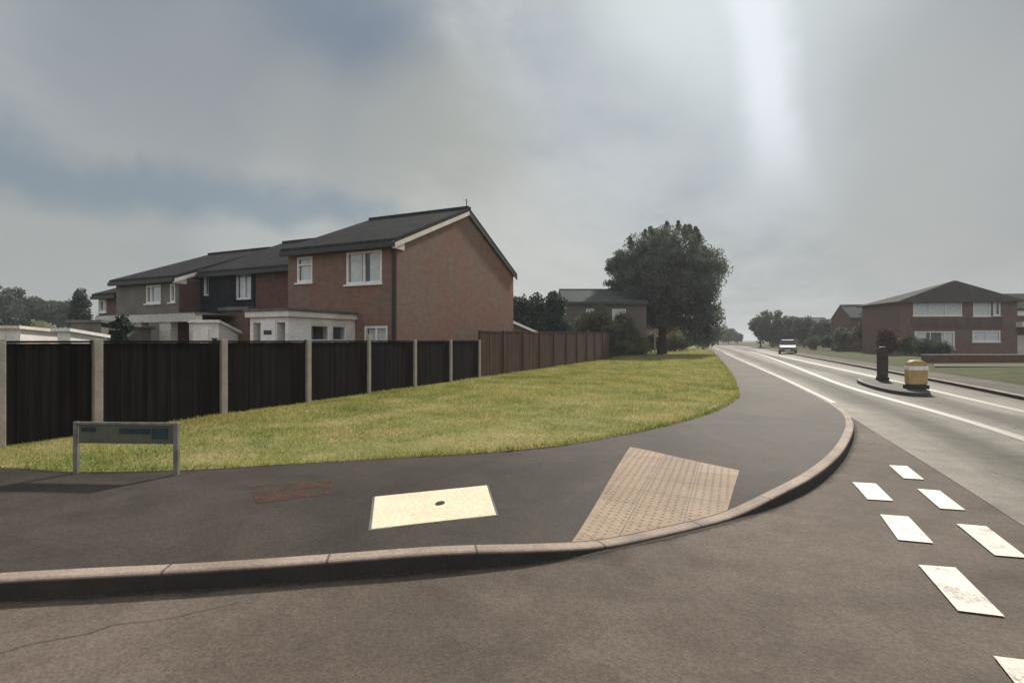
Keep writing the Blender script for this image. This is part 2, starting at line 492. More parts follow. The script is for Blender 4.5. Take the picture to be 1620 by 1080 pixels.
# ------------------------------------------------------------------ mesh helpers
class MB:
    def __init__(self):
        self.v, self.f = [], []

    def face(self, pts):
        i = len(self.v)
        self.v += [tuple(p) for p in pts]
        self.f.append(tuple(range(i, i + len(pts))))

    def box(self, x0, x1, y0, y1, z0, z1):
        i = len(self.v)
        for z in (z0, z1):
            self.v += [(x0, y0, z), (x1, y0, z), (x1, y1, z), (x0, y1, z)]
        for q in ((0, 3, 2, 1), (4, 5, 6, 7), (0, 1, 5, 4), (1, 2, 6, 5), (2, 3, 7, 6), (3, 0, 4, 7)):
            self.f.append(tuple(i + k for k in q))
        return self

    def prism(self, bottom, top):
        """closed solid between two rings of equal length"""
        n = len(bottom)
        i = len(self.v)
        self.v += [tuple(p) for p in bottom] + [tuple(p) for p in top]
        self.f.append(tuple(i + k for k in reversed(range(n))))
        self.f.append(tuple(i + n + k for k in range(n)))
        for k in range(n):
            a, b = k, (k + 1) % n
            self.f.append((i + a, i + b, i + n + b, i + n + a))
        return self

    def tube(self, pts, radii, n=8):
        pts = [Vector(p) for p in pts]
        rings = []
        for k, p in enumerate(pts):
            d = (pts[min(k + 1, len(pts) - 1)] - pts[max(k - 1, 0)]).normalized()
            ref = Vector((1, 0, 0)) if abs(d.x) < 0.9 else Vector((0, 1, 0))
            u = d.cross(ref).normalized()
            w = d.cross(u)
            i = len(self.v)
            for a in range(n):
                t = 2 * math.pi * a / n
                self.v.append(tuple(p + (u * math.cos(t) + w * math.sin(t)) * radii[k]))
            rings.append(i)
        for k in range(len(rings) - 1):
            for a in range(n):
                b = (a + 1) % n
                self.f.append((rings[k] + a, rings[k] + b, rings[k + 1] + b, rings[k + 1] + a))
        self.f.append(tuple(rings[0] + a for a in reversed(range(n))))
        self.f.append(tuple(rings[-1] + a for a in range(n)))
        return self

    def build(self, name, mat, parent=None, bevel=0.0, smooth=False):
        me = bpy.data.meshes.new(name)
        me.from_pydata(self.v, [], self.f)
        bm = bmesh.new()
        bm.from_mesh(me)
        bmesh.ops.remove_doubles(bm, verts=bm.verts, dist=1e-5)
        bmesh.ops.recalc_face_normals(bm, faces=bm.faces)
        bm.to_mesh(me)
        bm.free()
        me.materials.append(M[mat])
        o = bpy.data.objects.new(name, me)
        COL.objects.link(o)
        if parent is not None:
            o.parent = parent
        if bevel:
            b = o.modifiers.new('bevel', 'BEVEL')
            b.width = bevel
            b.segments = 2
            b.limit_method = 'ANGLE'
        if smooth:
            for p in me.polygons:
                p.use_smooth = True
        return o


def np_mesh(name, verts, nper, mat, parent=None):
    """mesh from an (N, nper, 3) array of separate polygons"""
    n = verts.shape[0]
    me = bpy.data.meshes.new(name)
    me.vertices.add(n * nper)
    me.vertices.foreach_set('co', verts.astype(np.float32).ravel())
    me.loops.add(n * nper)
    me.loops.foreach_set('vertex_index', np.arange(n * nper, dtype=np.int32))
    me.polygons.add(n)
    me.polygons.foreach_set('loop_start', np.arange(0, n * nper, nper, dtype=np.int32))
    me.update(calc_edges=True)
    me.validate()
    me.materials.append(M[mat])
    o = bpy.data.objects.new(name, me)
    COL.objects.link(o)
    if parent is not None:
        o.parent = parent
    return o


def tag(o, label=None, cat=None, group=None, kind=None):
    if label:
        o['label'] = label
    if cat:
        o['category'] = cat
    if group:
        o['group'] = group
    if kind:
        o['kind'] = kind
    return o


def empty(name, loc=(0, 0, 0), rz=0.0):
    o = bpy.data.objects.new(name, None)
    o.location = loc
    o.rotation_euler = (0, 0, rz)
    o.empty_display_size = 0.3
    COL.objects.link(o)
    return o


def copy_part(o, parent, loc=None):
    c = o.copy()
    COL.objects.link(c)
    c.parent = parent
    if loc is not None:
        c.location = loc
    return c


def catmull(pts, n=8):
    P = [np.array(p, float) for p in pts]
    P = [2 * P[0] - P[1]] + P + [2 * P[-1] - P[-2]]
    out = []
    for i in range(1, len(P) - 2):
        for k in range(n):
            t = k / n
            a, b, c, d = P[i - 1], P[i], P[i + 1], P[i + 2]
            out.append(0.5 * (2 * b + (c - a) * t + (2 * a - 5 * b + 4 * c - d) * t * t + (3 * b - a - 3 * c + d) * t ** 3))
    out.append(P[-2])
    return np.array(out)


def strip(name, rows, mat, uvs=None, parent=None):
    """grid mesh from a list of equally long rows of 3D points"""
    nr, nc = len(rows), len(rows[0])
    v = [tuple(map(float, p)) for r in rows for p in r]
    f = [(i * nc + j, i * nc + j + 1, (i + 1) * nc + j + 1, (i + 1) * nc + j) for i in range(nr - 1) for j in range(nc - 1)]
    me = bpy.data.meshes.new(name)
    me.from_pydata(v, [], f)
    if uvs is not None:
        flat = [u for r in uvs for u in r]
        lay = me.uv_layers.new(name='UVMap')
        for l in me.loops:
            lay.data[l.index].uv = flat[l.vertex_index]
    bm = bmesh.new()
    bm.from_mesh(me)
    bmesh.ops.recalc_face_normals(bm, faces=bm.faces)
    if sum(fc.normal.z for fc in bm.faces) < 0:
        bmesh.ops.reverse_faces(bm, faces=bm.faces)
    bm.to_mesh(me)
    bm.free()
    me.materials.append(M[mat])
    o = bpy.data.objects.new(name, me)
    COL.objects.link(o)
    if parent:
        o.parent = parent
    return o


def sheet(name, poly, z, mat):
    mb = MB()
    mb.face([(x, y, z) for x, y in poly])
    o = mb.build(name, mat)
    me = o.data
    if me.polygons[0].normal.z < 0:
        me.flip_normals()
    return o


# ------------------------------------------------------------------ ground, roads, pavement
tag(sheet('ground', [(-900, -300), (900, -300), (900, 1500), (-900, 1500)], -0.035, 'earth'), kind='structure')
tag(sheet('side_road', [(-30, -30), (40, -30), (40, 12), (7, 24), (2.6, 24), (1.2, 24), (1.2, 12), (-0.6, 6.5), (-2.6, 4), (-14, -3), (-30, -12)], 0.0, 'side_road'), kind='structure')

KP = [(-22, -10.1), (-12, -3.78), (-6, 0.03), (-3.77, 1.45), (-3.07, 1.87), (-2.63, 2.15), (-2.22, 2.43), (-1.7, 2.78), (-1.16, 3.17),
      (-0.83, 3.52), (-0.45, 3.97), (-0.05, 4.5), (0.3, 5.06), (0.72, 5.97), (1.15, 7.33), (1.55, 9.06), (1.76, 10.37),
      (1.84, 11.63), (1.77, 14.0), (1.27, 21.8), (0.41, 33.2), (-1.1, 53.5), (-2.45, 73.0), (-8, 130), (-22, 210)]
GP = [(-22, -5.5), (-12, 0.3), (-8.5, 2.15), (-7.11, 2.73), (-6.16, 2.96), (-5.24, 3.45), (-4.49, 4.05), (-3.72, 4.68), (-2.82, 5.41),
      (-2.24, 6.02), (-1.92, 6.5), (-1.66, 7.01), (-1.32, 7.7), (-1.01, 8.48), (-0.68, 9.5), (-0.42, 10.52), (-0.25, 11.6),
      (-0.13, 12.7), (-0.07, 14.2), (-0.36, 22.0), (-0.98, 33.2), (-2.3, 54), (-3.6, 73.0), (-9.6, 130), (-24, 210)]
# kerb height: lowered where the tactile paving meets the road
KZ = [0.112] * 8 + [0.075, 0.03, 0.025, 0.03, 0.085] + [0.112] * 12
K = catmull([(x, y, z) for (x, y), z in zip(KP, KZ)], 8)
G = catmull([(x, y, 0.118) for x, y in GP], 8)
T = np.gradient(K[:, :2], axis=0)
T /= np.linalg.norm(T, axis=1)[:, None]
Nn = np.stack([-T[:, 1], T[:, 0]], 1)            # to the pavement side (left of travel)
arc = np.concatenate([[0], np.cumsum(np.linalg.norm(np.diff(K[:, :2], axis=0), axis=1))])
KW = 0.105
Kin = K.copy()
Kin[:, :2] += Nn * KW
rows, uvs = [], []
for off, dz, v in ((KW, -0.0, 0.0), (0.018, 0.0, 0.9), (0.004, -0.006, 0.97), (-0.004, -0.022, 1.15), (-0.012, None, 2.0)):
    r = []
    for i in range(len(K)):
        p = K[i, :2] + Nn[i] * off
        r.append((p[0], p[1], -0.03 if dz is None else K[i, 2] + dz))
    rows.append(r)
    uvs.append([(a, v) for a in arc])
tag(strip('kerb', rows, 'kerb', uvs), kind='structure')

NW = 8
rows = []
for w in range(NW + 1):
    f = w / NW
    g = f * f * (3 - 2 * f) if f < 1 else 1
    P = Kin[:, :2] * (1 - f) + G[:, :2] * f
    z = (K[:, 2] - 0.003) * (1 - min(1, f * 1.7)) + 0.114 * min(1, f * 1.7)
    rows.append(np.column_stack([P, z]))
pave = tag(strip('pavement', rows, 'pavement'), kind='structure')
pv_me = pave.data
pv_bvh = BVHTree.FromPolygons([v.co for v in pv_me.vertices], [p.vertices[:] for p in pv_me.polygons])


def pave_z(x, y):
    h = pv_bvh.ray_cast(Vector((x, y, 2)), Vector((0, 0, -1)))
    return h[0].z if h[0] else 0.1


# strip of gutter grit at the kerb foot, darkened to paint in the kerb's shadow
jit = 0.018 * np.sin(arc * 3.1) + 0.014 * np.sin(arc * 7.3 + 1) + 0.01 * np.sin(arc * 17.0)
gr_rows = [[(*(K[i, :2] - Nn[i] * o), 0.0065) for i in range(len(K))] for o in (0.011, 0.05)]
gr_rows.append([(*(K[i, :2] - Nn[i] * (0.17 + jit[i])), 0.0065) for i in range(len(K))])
gr_o = strip('gutter', gr_rows, 'grit_shade', [[(a, 0.0) for a in arc], [(a, 0.45) for a in arc], [(a, 1.0) for a in arc]])
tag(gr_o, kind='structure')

# grass verge between the pavement and the fence line
FP = [(-22, -5.2), (-12, 0.6), (-8.9, 2.6), (-8.45, 3.2), (-8.45, 3.6), (-8.45, 4.2), (-8.45, 4.8), (-8.45, 5.6), (-8.45, 6.4),
      (-8.45, 7.2), (-8.45, 7.8), (-8.45, 8.4), (-8.45, 9), (-8.45, 9.8), (-8.45, 10.6), (-8.45, 11.5), (-8.45, 12.4),
      (-8.45, 13.5), (-8.45, 15), (-8.45, 22.0), (-8.6, 33.2), (-9.5, 54), (-11, 73.0), (-17, 130), (-32, 210)]
F = catmull([(x, y, 0.15) for x, y in FP], 8)
rows = []
NV = 14
for w in range(NV + 1):
    f = w / NV
    P = G[:, :2] * (1 - f) + F[:, :2] * f
    z = 0.116 + 0.03 * f + 0.018 * np.sin(P[:, 0] * 1.3 + P[:, 1] * 0.7) * math.sin(math.pi * f)
    if w == 0:
        z = z * 0 + 0.105
    rows.append(np.column_stack([P, z]))
verge = tag(strip('grass_verge', rows, 'verge'), kind='structure')
vg_bvh = BVHTree.FromPolygons([v.co for v in verge.data.vertices], [p.vertices[:] for p in verge.data.polygons])

# mown grass blades on the verge
bl = []
ntry = 0
nseg = len(G)
want = 120000
gi0 = 8 * 2
seg_w = []
areas = []
for i in range(gi0, nseg - 1):
    ymid = max(2.0, np.linalg.norm(G[i, :2]))
    L = np.linalg.norm(G[i + 1, :2] - G[i, :2])
    W = np.linalg.norm(G[i, :2] - F[i, :2])
    areas.append(L * W / (1 + (ymid / 9.0) ** 2))
areas = np.array(areas) / sum(areas)
idx = RNG.choice(np.arange(gi0, nseg - 1), size=want, p=areas)
tt = RNG.random(want)
ff = np.clip(RNG.random(want) * 1.01 - 0.004, -0.006, 1)
A = G[idx, :2] * (1 - tt)[:, None] + G[idx + 1, :2] * tt[:, None]
B = F[idx, :2] * (1 - tt)[:, None] + F[idx + 1, :2] * tt[:, None]
P2 = A * (1 - ff)[:, None] + B * ff[:, None]
edge = RNG.random(want) < 0.05
P2[edge] = (A + (A - B) / np.linalg.norm(A - B, axis=1)[:, None] * (RNG.random(want) ** 2 * 0.09 - 0.02)[:, None])[edge]
dist = np.linalg.norm(P2, axis=1)
zz = 0.112 + 0.03 * np.clip(ff, 0, 1) + 0.018 * np.sin(P2[:, 0] * 1.3 + P2[:, 1] * 0.7) * np.sin(math.pi * np.clip(ff, 0, 1))
tuft = 0.5 + 0.5 * np.sin(P2[:, 0] * 2.1 + 1.3 * np.sin(P2[:, 1] * 1.7)) * np.sin(P2[:, 1] * 1.4 + np.sin(P2[:, 0] * 2.6))
hh = (0.018 + 0.032 * RNG.random(want)) * (0.65 + 0.7 * tuft) * np.clip(0.8 + dist / 25, 1, 1.6)
ang = RNG.random(want) * 2 * math.pi
wd = (0.004 + 0.004 * RNG.random(want)) * np.clip(dist / 7, 1, 5)
lean = (RNG.random((want, 2)) - 0.5) * hh[:, None] * 1.3
dx = np.column_stack([np.cos(ang) * wd, np.sin(ang) * wd])
tri = np.zeros((want, 3, 3))
tri[:, 0, :2] = P2 - dx
tri[:, 1, :2] = P2 + dx
tri[:, 2, :2] = P2 + lean
tri[:, 0, 2] = zz - 0.01
tri[:, 1, 2] = zz - 0.01
tri[:, 2, 2] = zz + hh
tag(np_mesh('grass', tri, 3, 'blade'), 'short yellow green mown grass on the verge in front of the fence', 'grass', kind='stuff')

# main road
LP = [(2.0, -40), (2.0, -10), (2.02, 0), (2.02, 6), (1.95, 9.5), (1.9, 11.6), (1.72, 14.0), (1.22, 21.8), (0.36, 33.2), (-1.15, 53.5), (-2.5, 73.0), (-8.05, 130), (-22, 210)]
RP = [(6.4, -40), (6.4, -10), (6.35, 0), (6.3, 6), (6.28, 9.5), (6.25, 11.6), (6.22, 14), (6.2, 21.0), (5.8, 34), (5.05, 55), (4.5, 75), (1.9, 131), (-11, 213)]
Lc, Rc = catmull(LP, 6), catmull(RP, 6)
rows, uvs = [], []
arcR = np.concatenate([[0], np.cumsum(np.linalg.norm(np.diff(Lc, axis=0), axis=1))])
for w in range(11):
    f = w / 10
    P = Lc * (1 - f) + Rc * f
    rows.append(np.column_stack([P, np.full(len(P), 0.004)]))
    uvs.append([(f * 5.0, a) for a in arcR])
tag(strip('main_road', rows, 'main_road', uvs), kind='structure')

# give way dashes across the mouth of the side road
mk = MB()


def dash(x0, x1, y0, y1, z=0.009):
    j = [random.uniform(-0.012, 0.012) for _ in range(8)]
    mk.face([(x0 + j[0], y0 + j[1], z), (x1 + j[2], y0 + 0.03 + j[3], z), (x1 + j[4], y1 + 0.04 + j[5], z), (x0 + j[6], y1 + j[7], z)])


for k in range(-6, 4):
    dash(1.06, 1.255, 3.47 + 1.045 * (k - 0), 4.07 + 1.045 * (k - 0)) if k < 3 else None
for k in range(-6, 4):
    dash(1.57, 1.76, 4.47 + 1.045 * (k - 1), 5.09 + 1.045 * (k - 1))
gw = mk.build('give_way_marking', 'paint')
if gw.data.polygons[0].normal.z < 0:
    gw.data.flip_normals()
tag(gw, kind='structure')


def line_mark(name, pts, w, mat, z=0.009, gaps=None):
    C_ = catmull(pts, 10)
    t_ = np.gradient(C_, axis=0)
    t_ /= np.linalg.norm(t_, axis=1)[:, None]
    n_ = np.stack([-t_[:, 1], t_[:, 0]], 1)
    mb = MB()
    d = 0
    for i in range(len(C_) - 1):
        L = np.linalg.norm(C_[i + 1] - C_[i])
        if gaps:
            n = max(1, int(L / 0.5))
        else:
            n = 1
        for k in range(n):
            a, b = C_[i] + (C_[i + 1] - C_[i]) * k / n, C_[i] + (C_[i + 1] - C_[i]) * (k + 1) / n
            if not gaps or (d % (gaps[0] + gaps[1])) < gaps[0]:
                q = [a - n_[i] * w / 2, b - n_[i + 1] * w / 2, b + n_[i + 1] * w / 2, a + n_[i] * w / 2]
                mb.face([(p[0], p[1], z) for p in q])
            d += L / n
    o = mb.build(name, mat)
    if o.data.polygons[0].normal.z < 0:
        o.data.flip_normals()
    return tag(o, kind='structure')


line_mark('lane_marking', [(3.85, -12), (3.85, 4), (3.8, 9.9), (3.65, 12.6), (3.38, 15.2), (3.12, 18), (2.95, 22), (2.6, 38), (2.1, 54), (1.2, 73)], 0.19, 'oldpaint')
line_mark('lane_marking', [(5.45, -12), (5.4, 6), (5.32, 12), (5.2, 15), (5.1, 18), (4.9, 24), (4.2, 37), (3.3, 54), (2.0, 73)], 0.19, 'oldpaint')
line_mark('edge_marking', [(1.98, 13.8), (1.48, 21.8), (0.62, 33.2), (-0.9, 53.5), (-2.2, 73)], 0.16, 'oldpaint')

# far side of the main road: kerb, pavement, verge, path and drive
Rk = catmull([(x + 0.02, y, 0.1) for x, y in RP], 6)
Tr = np.gradient(Rk[:, :2], axis=0)
Tr /= np.linalg.norm(Tr, axis=1)[:, None]
Nr = np.stack([Tr[:, 1], -Tr[:, 0]], 1)
rows, uvs = [], []
arcK = np.concatenate([[0], np.cumsum(np.linalg.norm(np.diff(Rk[:, :2], axis=0), axis=1))])
for off, z, v in ((-0.01, -0.03, 2.0), (0.0, 0.085, 1.1), (0.012, 0.1, 0.9), (0.13, 0.1, 0.0)):
    rows.append([(*(Rk[i, :2] + Nr[i] * off), z) for i in range(len(Rk))])
    uvs.append([(a, v) for a in arcK])
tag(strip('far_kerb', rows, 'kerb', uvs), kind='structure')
rows = [[(*(Rk[i, :2] + Nr[i] * off), 0.098) for i in range(len(Rk))] for off in (0.13, 0.8, 1.5)]
tag(strip('far_pavement', rows, 'path'), kind='structure')
rows = [[(*(Rk[i, :2] + Nr[i] * off), 0.1 + dz) for i in range(len(Rk))] for off, dz in ((1.5, -0.01), (4, 0.02), (8, 0.05), (16, 0.05), (60, 0.05))]
tag(strip('far_verge', rows, 'earth'), kind='structure')
cdir = Vector((CT, ST, 0))
fdir = Vector((-ST, CT, 0))
p0 = Vector((7.3, 31.2, 0))


def cam_sheet(name, px0, px1, t0, t1, z, mat):
    q = [at(px0, t0), at(px1, t0), at(px1, t1), at(px0, t1)]
    return tag(sheet(name, [(p.x, p.y) for p in q], z, mat), kind='structure')


cam_sheet('far_path', 1478, 2000, 25.2, 27.6, 0.165, 'path')
cam_sheet('driveway', 1462, 2000, 30.2, 49.0, 0.16, 'drive')
cam_sheet('crossing_path', 1386, 1446, 44.0, 52.0, 0.165, 'path')

# ------------------------------------------------------------------ tactile paving at the dropped kerb
iA = int(np.argmin(np.linalg.norm(Kin[:, :2] - np.array([-1.08, 3.42]), axis=1)))
iC = int(np.argmin(np.linalg.norm(Kin[:, :2] - np.array([-0.08, 4.62]), axis=1)))
bot = Kin[iA:iC + 1, :2]
topA, topB = np.array([-1.25, 6.45]), np.array([0.0, 5.80])
nb = len(bot)
top = np.array([topA + (topB - topA) * i / (nb - 1) for i in range(nb)])
rows = []
for w in range(13):
    f = w / 12
    P = bot * (1 - f) + top * f
    rows.append([(p[0], p[1], pave_z(p[0], p[1] + (0.004 if w == 0 else 0)) + 0.006) for p in P])
rows_ = [[(x, y, z if z < 0.5 else 0.05) for x, y, z in r] for r in rows]
tag(strip('tactile_paving', rows_, 'tactile'), kind='structure')
poly = [tuple(p) for p in bot] + [tuple(topB), tuple(topA)]


def inside(x, y, pl, m=0.03):
    c = False
    for i in range(len(pl)):
        (x0, y0), (x1, y1) = pl[i], pl[i - 1]
        if (y0 > y) != (y1 > y) and x < (x1 - x0) * (y - y0) / (y1 - y0) + x0:
            c = not c
    return c


bl_ = MB()
for i in range(-30, 30):
    for j in range(0, 120):
        x, y = -0.6 + (i + 0.5) * 0.0667, 3.2 + (j + 0.5) * 0.0667
        if all(inside(x + a, y + b, poly) for a, b in ((0.03, 0), (-0.03, 0), (0, 0.03), (0, -0.03))):
            z = pave_z(x, y) + 0.0045
            r0, r1 = 0.0125 * 1.25, 0.009 * 1.25
            n = 7
            bl_.prism([(x + r0 * math.cos(2 * math.pi * k / n), y + r0 * math.sin(2 * math.pi * k / n), z) for k in range(n)],
                      [(x + r1 * math.cos(2 * math.pi * k / n), y + r1 * math.sin(2 * math.pi * k / n), z + 0.0045) for k in range(n)])
tag(bl_.build('tactile_blisters', 'tactile'), kind='structure')

# pale access cover set in the pavement
cq = [(-2.84, 3.51), (-2.38, 2.90), (-1.72, 3.57), (-2.13, 4.22)]
zc = [pave_z(*p) for p in cq]
ctr = np.mean(np.array(cq), axis=0)
cov = empty('access_cover', (ctr[0], ctr[1], min(zc)))
tag(cov, 'cream concrete access cover with a small dark hole, set in the dark pavement', 'cover')
mb = MB()
b_ = [(p[0] - ctr[0], p[1] - ctr[1], z - min(zc) - 0.02) for p, z in zip(cq, zc)]
t_ = [(p[0] - ctr[0], p[1] - ctr[1], z - min(zc) + 0.008) for p, z in zip(cq, zc)]
mb.prism(b_, t_)
mb.build('slab', 'plate', cov, bevel=0.006)
cen_ = np.zeros(2)
mb = MB()
big = lambda p, k: (p[0] * k, p[1] * k)
mb.prism([(*big(p, 1.035), p[2]) for p in b_], [(*big(p, 1.035), p[2] - 0.0045) for p in t_])
mb.build('frame', 'felt', cov)
mb = MB()
hc = np.array([-2.245, 3.60]) - ctr
zz0 = float(np.mean(zc)) - min(zc) + 0.006
mb.prism([(hc[0] + 0.035 * math.cos(a * math.pi / 4 + 0.4), hc[1] + 0.05 * math.sin(a * math.pi / 4 + 0.4), zz0 - 0.01) for a in range(8)],
         [(hc[0] + 0.035 * math.cos(a * math.pi / 4 + 0.4), hc[1] + 0.05 * math.sin(a * math.pi / 4 + 0.4), zz0 + 0.006) for a in range(8)])
mb.build('lifting_hole', 'black', cov)

# reddish reinstated patch in the pavement
pq = [(-4.12, 3.29), (-3.6, 2.98), (-3.25, 3.42), (-3.56, 3.77)]
rows = []
for i in range(5):
    f = i / 4
    a = np.array(pq[0]) * (1 - f) + np.array(pq[1]) * f
    b = np.array(pq[3]) * (1 - f) + np.array(pq[2]) * f
    rows.append([(*(a * (1 - k / 4) + b * k / 4), pave_z(*(a * (1 - k / 4) + b * k / 4)) + 0.004) for k in range(5)])
tag(strip('pavement_patch', rows, 'rust'), kind='structure')

# ------------------------------------------------------------------ street name sign
s0, s1 = Vector((-6.10, 2.93, 0)), Vector((-5.12, 3.30, 0))
sd = (s1 - s0)
sL = sd.length
sign = empty('street_name_sign', (s0.x, s0.y, 0.112), math.atan2(sd.y, sd.x))
tag(sign, 'low grey street name sign on two posts at the edge of the verge', 'sign')
H = 0.52
for x in (0.0, sL):
    MB().box(x - 0.022, x + 0.022, -0.020, 0.020, -0.05, H).build('post', 'sign_grey', sign, bevel=0.005)
MB().box(0.030, sL - 0.030, -0.018, 0.018, H - 0.03, H - 0.002).build('top_rail', 'sign_grey', sign, bevel=0.004)
plate = MB().box(0.030, sL - 0.030, -0.007, 0.007, H - 0.215, H - 0.032).build('name_plate', 'sign_plate', sign, bevel=0.003)
MB().box(0.80, 0.965, -0.0115, -0.0075, H - 0.165, H - 0.055).build('teal_panel', 'sign_teal', plate)
MB().box(0.46, 0.78, -0.0115, -0.0075, H - 0.118, H - 0.062).build('dark_band', 'sign_teal', plate)
MB().box(0.06, 0.21, -0.0115, -0.0075, H - 0.10, H - 0.055).build('dark_band', 'black', plate)

# ------------------------------------------------------------------ fences
FX = -8.29
PS = 1.93
ZG, ZT = 0.13, 1.455
fence = empty('panel_fence', (FX, 15.8, ZG))
tag(fence, 'black stained panel fence with pale concrete posts along the grass verge', 'fence')


def post_mesh(h):
    return MB().box(-0.058, 0.058, -0.056, 0.056, -0.15, h)


def panel_mesh(L, h, seed):
    r = random.Random(seed)
    mb = MB()
    n = max(3, round(L / 0.118))
    w = L / n
    for k in range(n):
        o = r.uniform(-0.003, 0.003)
        mb.box(-0.014 + o, 0.010 + o, k * w + 0.001, (k + 1) * w - 0.003, 0.02 + r.uniform(0, 0.012), h - 0.045 - r.uniform(0, 0.006))
    mb.box(-0.035, -0.015, 0, L, 0.25, 0.33)
    mb.box(-0.035, -0.015, 0, L, h - 0.35, h - 0.27)
    mb.box(-0.032, 0.028, 0, L, h - 0.042, h - 0.012)
    return mb


p_first = post_mesh(ZT - ZG + 0.012).build('post', 'concrete', fence, bevel=0.008)
panel_meshes = [panel_mesh(PS - 0.128, ZT - ZG, s) for s in range(3)]
panel_src = []
for k in range(7):
    y = -PS * k
    if k:
        c = copy_part(p_first, fence, (0, y, 0))
        if k == 3:
            c.scale = (0.8, 0.8, 1.09)
    if k < 6:
        if k < 3:
            o = panel_meshes[k].build('panel', 'fence_black', fence)
            o.location = (0, y - PS + 0.064, 0)
            panel_src.append(o)
        else:
            copy_part(panel_src[k % 3], fence, (0, y - PS + 0.064, 0))
half = panel_mesh(0.93, ZT - ZG, 9).build('panel', 'fence_black', fence)
half.location = (0, -6 * PS - 0.064 - 0.93, 0)
yc = -6 * PS - 1.05
copy_part(p_first, fence, (0, yc, 0))
ra = math.atan2(-0.86, -0.51)                    # return run beyond the corner, along the side road
rd = Vector((-0.847, -0.53, 0))
for k in range(2):
    c = copy_part(panel_src[k], fence, Vector((0, yc, 0)) + rd * (PS * k + 0.064))
    c.rotation_euler = (0, 0, math.atan2(rd.y, rd.x) - math.pi / 2)
    c2 = copy_part(p_first, fence, Vector((0, yc, 0)) + rd * PS * (k + 1))
    c2.rotation_euler = c.rotation_euler

bf = empty('board_fence', (FX - 0.02, 15.93, 0.13))
tag(bf, 'taller brown board fence running on past the brick gable towards the tree', 'fence')
nbp = 10
LB = (35.4 - 15.93) / nbp
for k in range(nbp):
    h = 1.66 + 0.02 * k
    mb = MB()
    n = 16
    w = (LB - 0.1) / n
    r = random.Random(50 + k)
    for q in range(n):
        o = r.uniform(-0.004, 0.004)
        mb.box(-0.012 + o, 0.010 + o, 0.05 + q * w + 0.001, 0.05 + (q + 1) * w - 0.004, 0.03, h - r.uniform(0.03, 0.045))
    mb.box(-0.03, 0.026, 0.05, LB - 0.05, h - 0.03, h)
    o = mb.build('panel', 'fence_brown', bf)
    o.location = (0, k * LB, 0)
    o = MB().box(-0.05, 0.045, -0.048, 0.048, -0.1, h + 0.01).build('post', 'fence_brown', bf, bevel=0.006)
    o.location = (0, k * LB, 0)
o = MB().box(-0.05, 0.045, -0.048, 0.048, -0.1, 1.86).build('post', 'fence_brown', bf, bevel=0.006)
o.location = (0, nbp * LB, 0)


# ------------------------------------------------------------------ houses
def add_window(parent, x0, x1, z0, z1, y=0.0, lights=(0.5,), transom=None, cur=((0, 1),), sill=True, frame='upvc', face='y', fw=0.075, deep=0.07):
    """window set in a wall whose outer face looks along -Y (face='y') or +X (face='x', x runs along +Y)"""
    def m(mb):
        if face == 'x':
            mb.v = [(y - v[1], v[0], v[2]) for v in mb.v]
        else:
            mb.v = [(v[0], y + v[1], v[2]) for v in mb.v]
        return mb
    a, b = deep - 0.05, deep + 0.02
    mb = MB()
    mb.box(x0, x0 + fw, a, b, z0, z1).box(x1 - fw, x1, a, b, z0, z1)
    mb.box(x0 + fw, x1 - fw, a, b, z0, z0 + fw).box(x0 + fw, x1 - fw, a, b, z1 - fw, z1)
    W = x1 - x0
    for f in lights:
        xm = x0 + W * f
        mb.box(xm - 0.03, xm + 0.03, a + 0.003, b, z0 + fw, z1 - fw)
    if transom:
        zt = z0 + (z1 - z0) * transom
        mb.box(x0 + fw, x1 - fw, a + 0.006, b - 0.004, zt - 0.025, zt + 0.025)
    w = m(mb).build('window', frame, parent)
    pn = MB()
    pn.face([(x0 + fw * 0.8, b - 0.02, z0 + fw * 0.8), (x1 - fw * 0.8, b - 0.02, z0 + fw * 0.8), (x1 - fw * 0.8, b - 0.02, z1 - fw * 0.8), (x0 + fw * 0.8, b - 0.02, z1 - fw * 0.8)])
    m(pn).build('pane', 'glass', w)
    if sill:
        m(MB().box(x0 - 0.05, x1 + 0.05, -0.055, deep - 0.052, z0 - 0.055, z0 - 0.001)).build('sill', frame, w)
    for c0, c1 in cur:
        mb = MB()
        n = max(2, int((c1 - c0) * W / 0.05))
        for k in range(n):
            xa = x0 + fw + (W - 2 * fw) * (c0 + (c1 - c0) * k / n)
            xb = x0 + fw + (W - 2 * fw) * (c0 + (c1 - c0) * (k + 1) / n)
            o0, o1 = (0.0, 0.025) if k % 2 else (0.025, 0.0)
            mb.face([(xa, b + 0.012 + o0, z0 + 0.02), (xb, b + 0.012 + o1, z0 + 0.02), (xb, b + 0.012 + o1, z1 - 0.02), (xa, b + 0.012 + o0, z1 - 0.02)])
        m(mb).build('curtain', 'curtain', w)
    return w


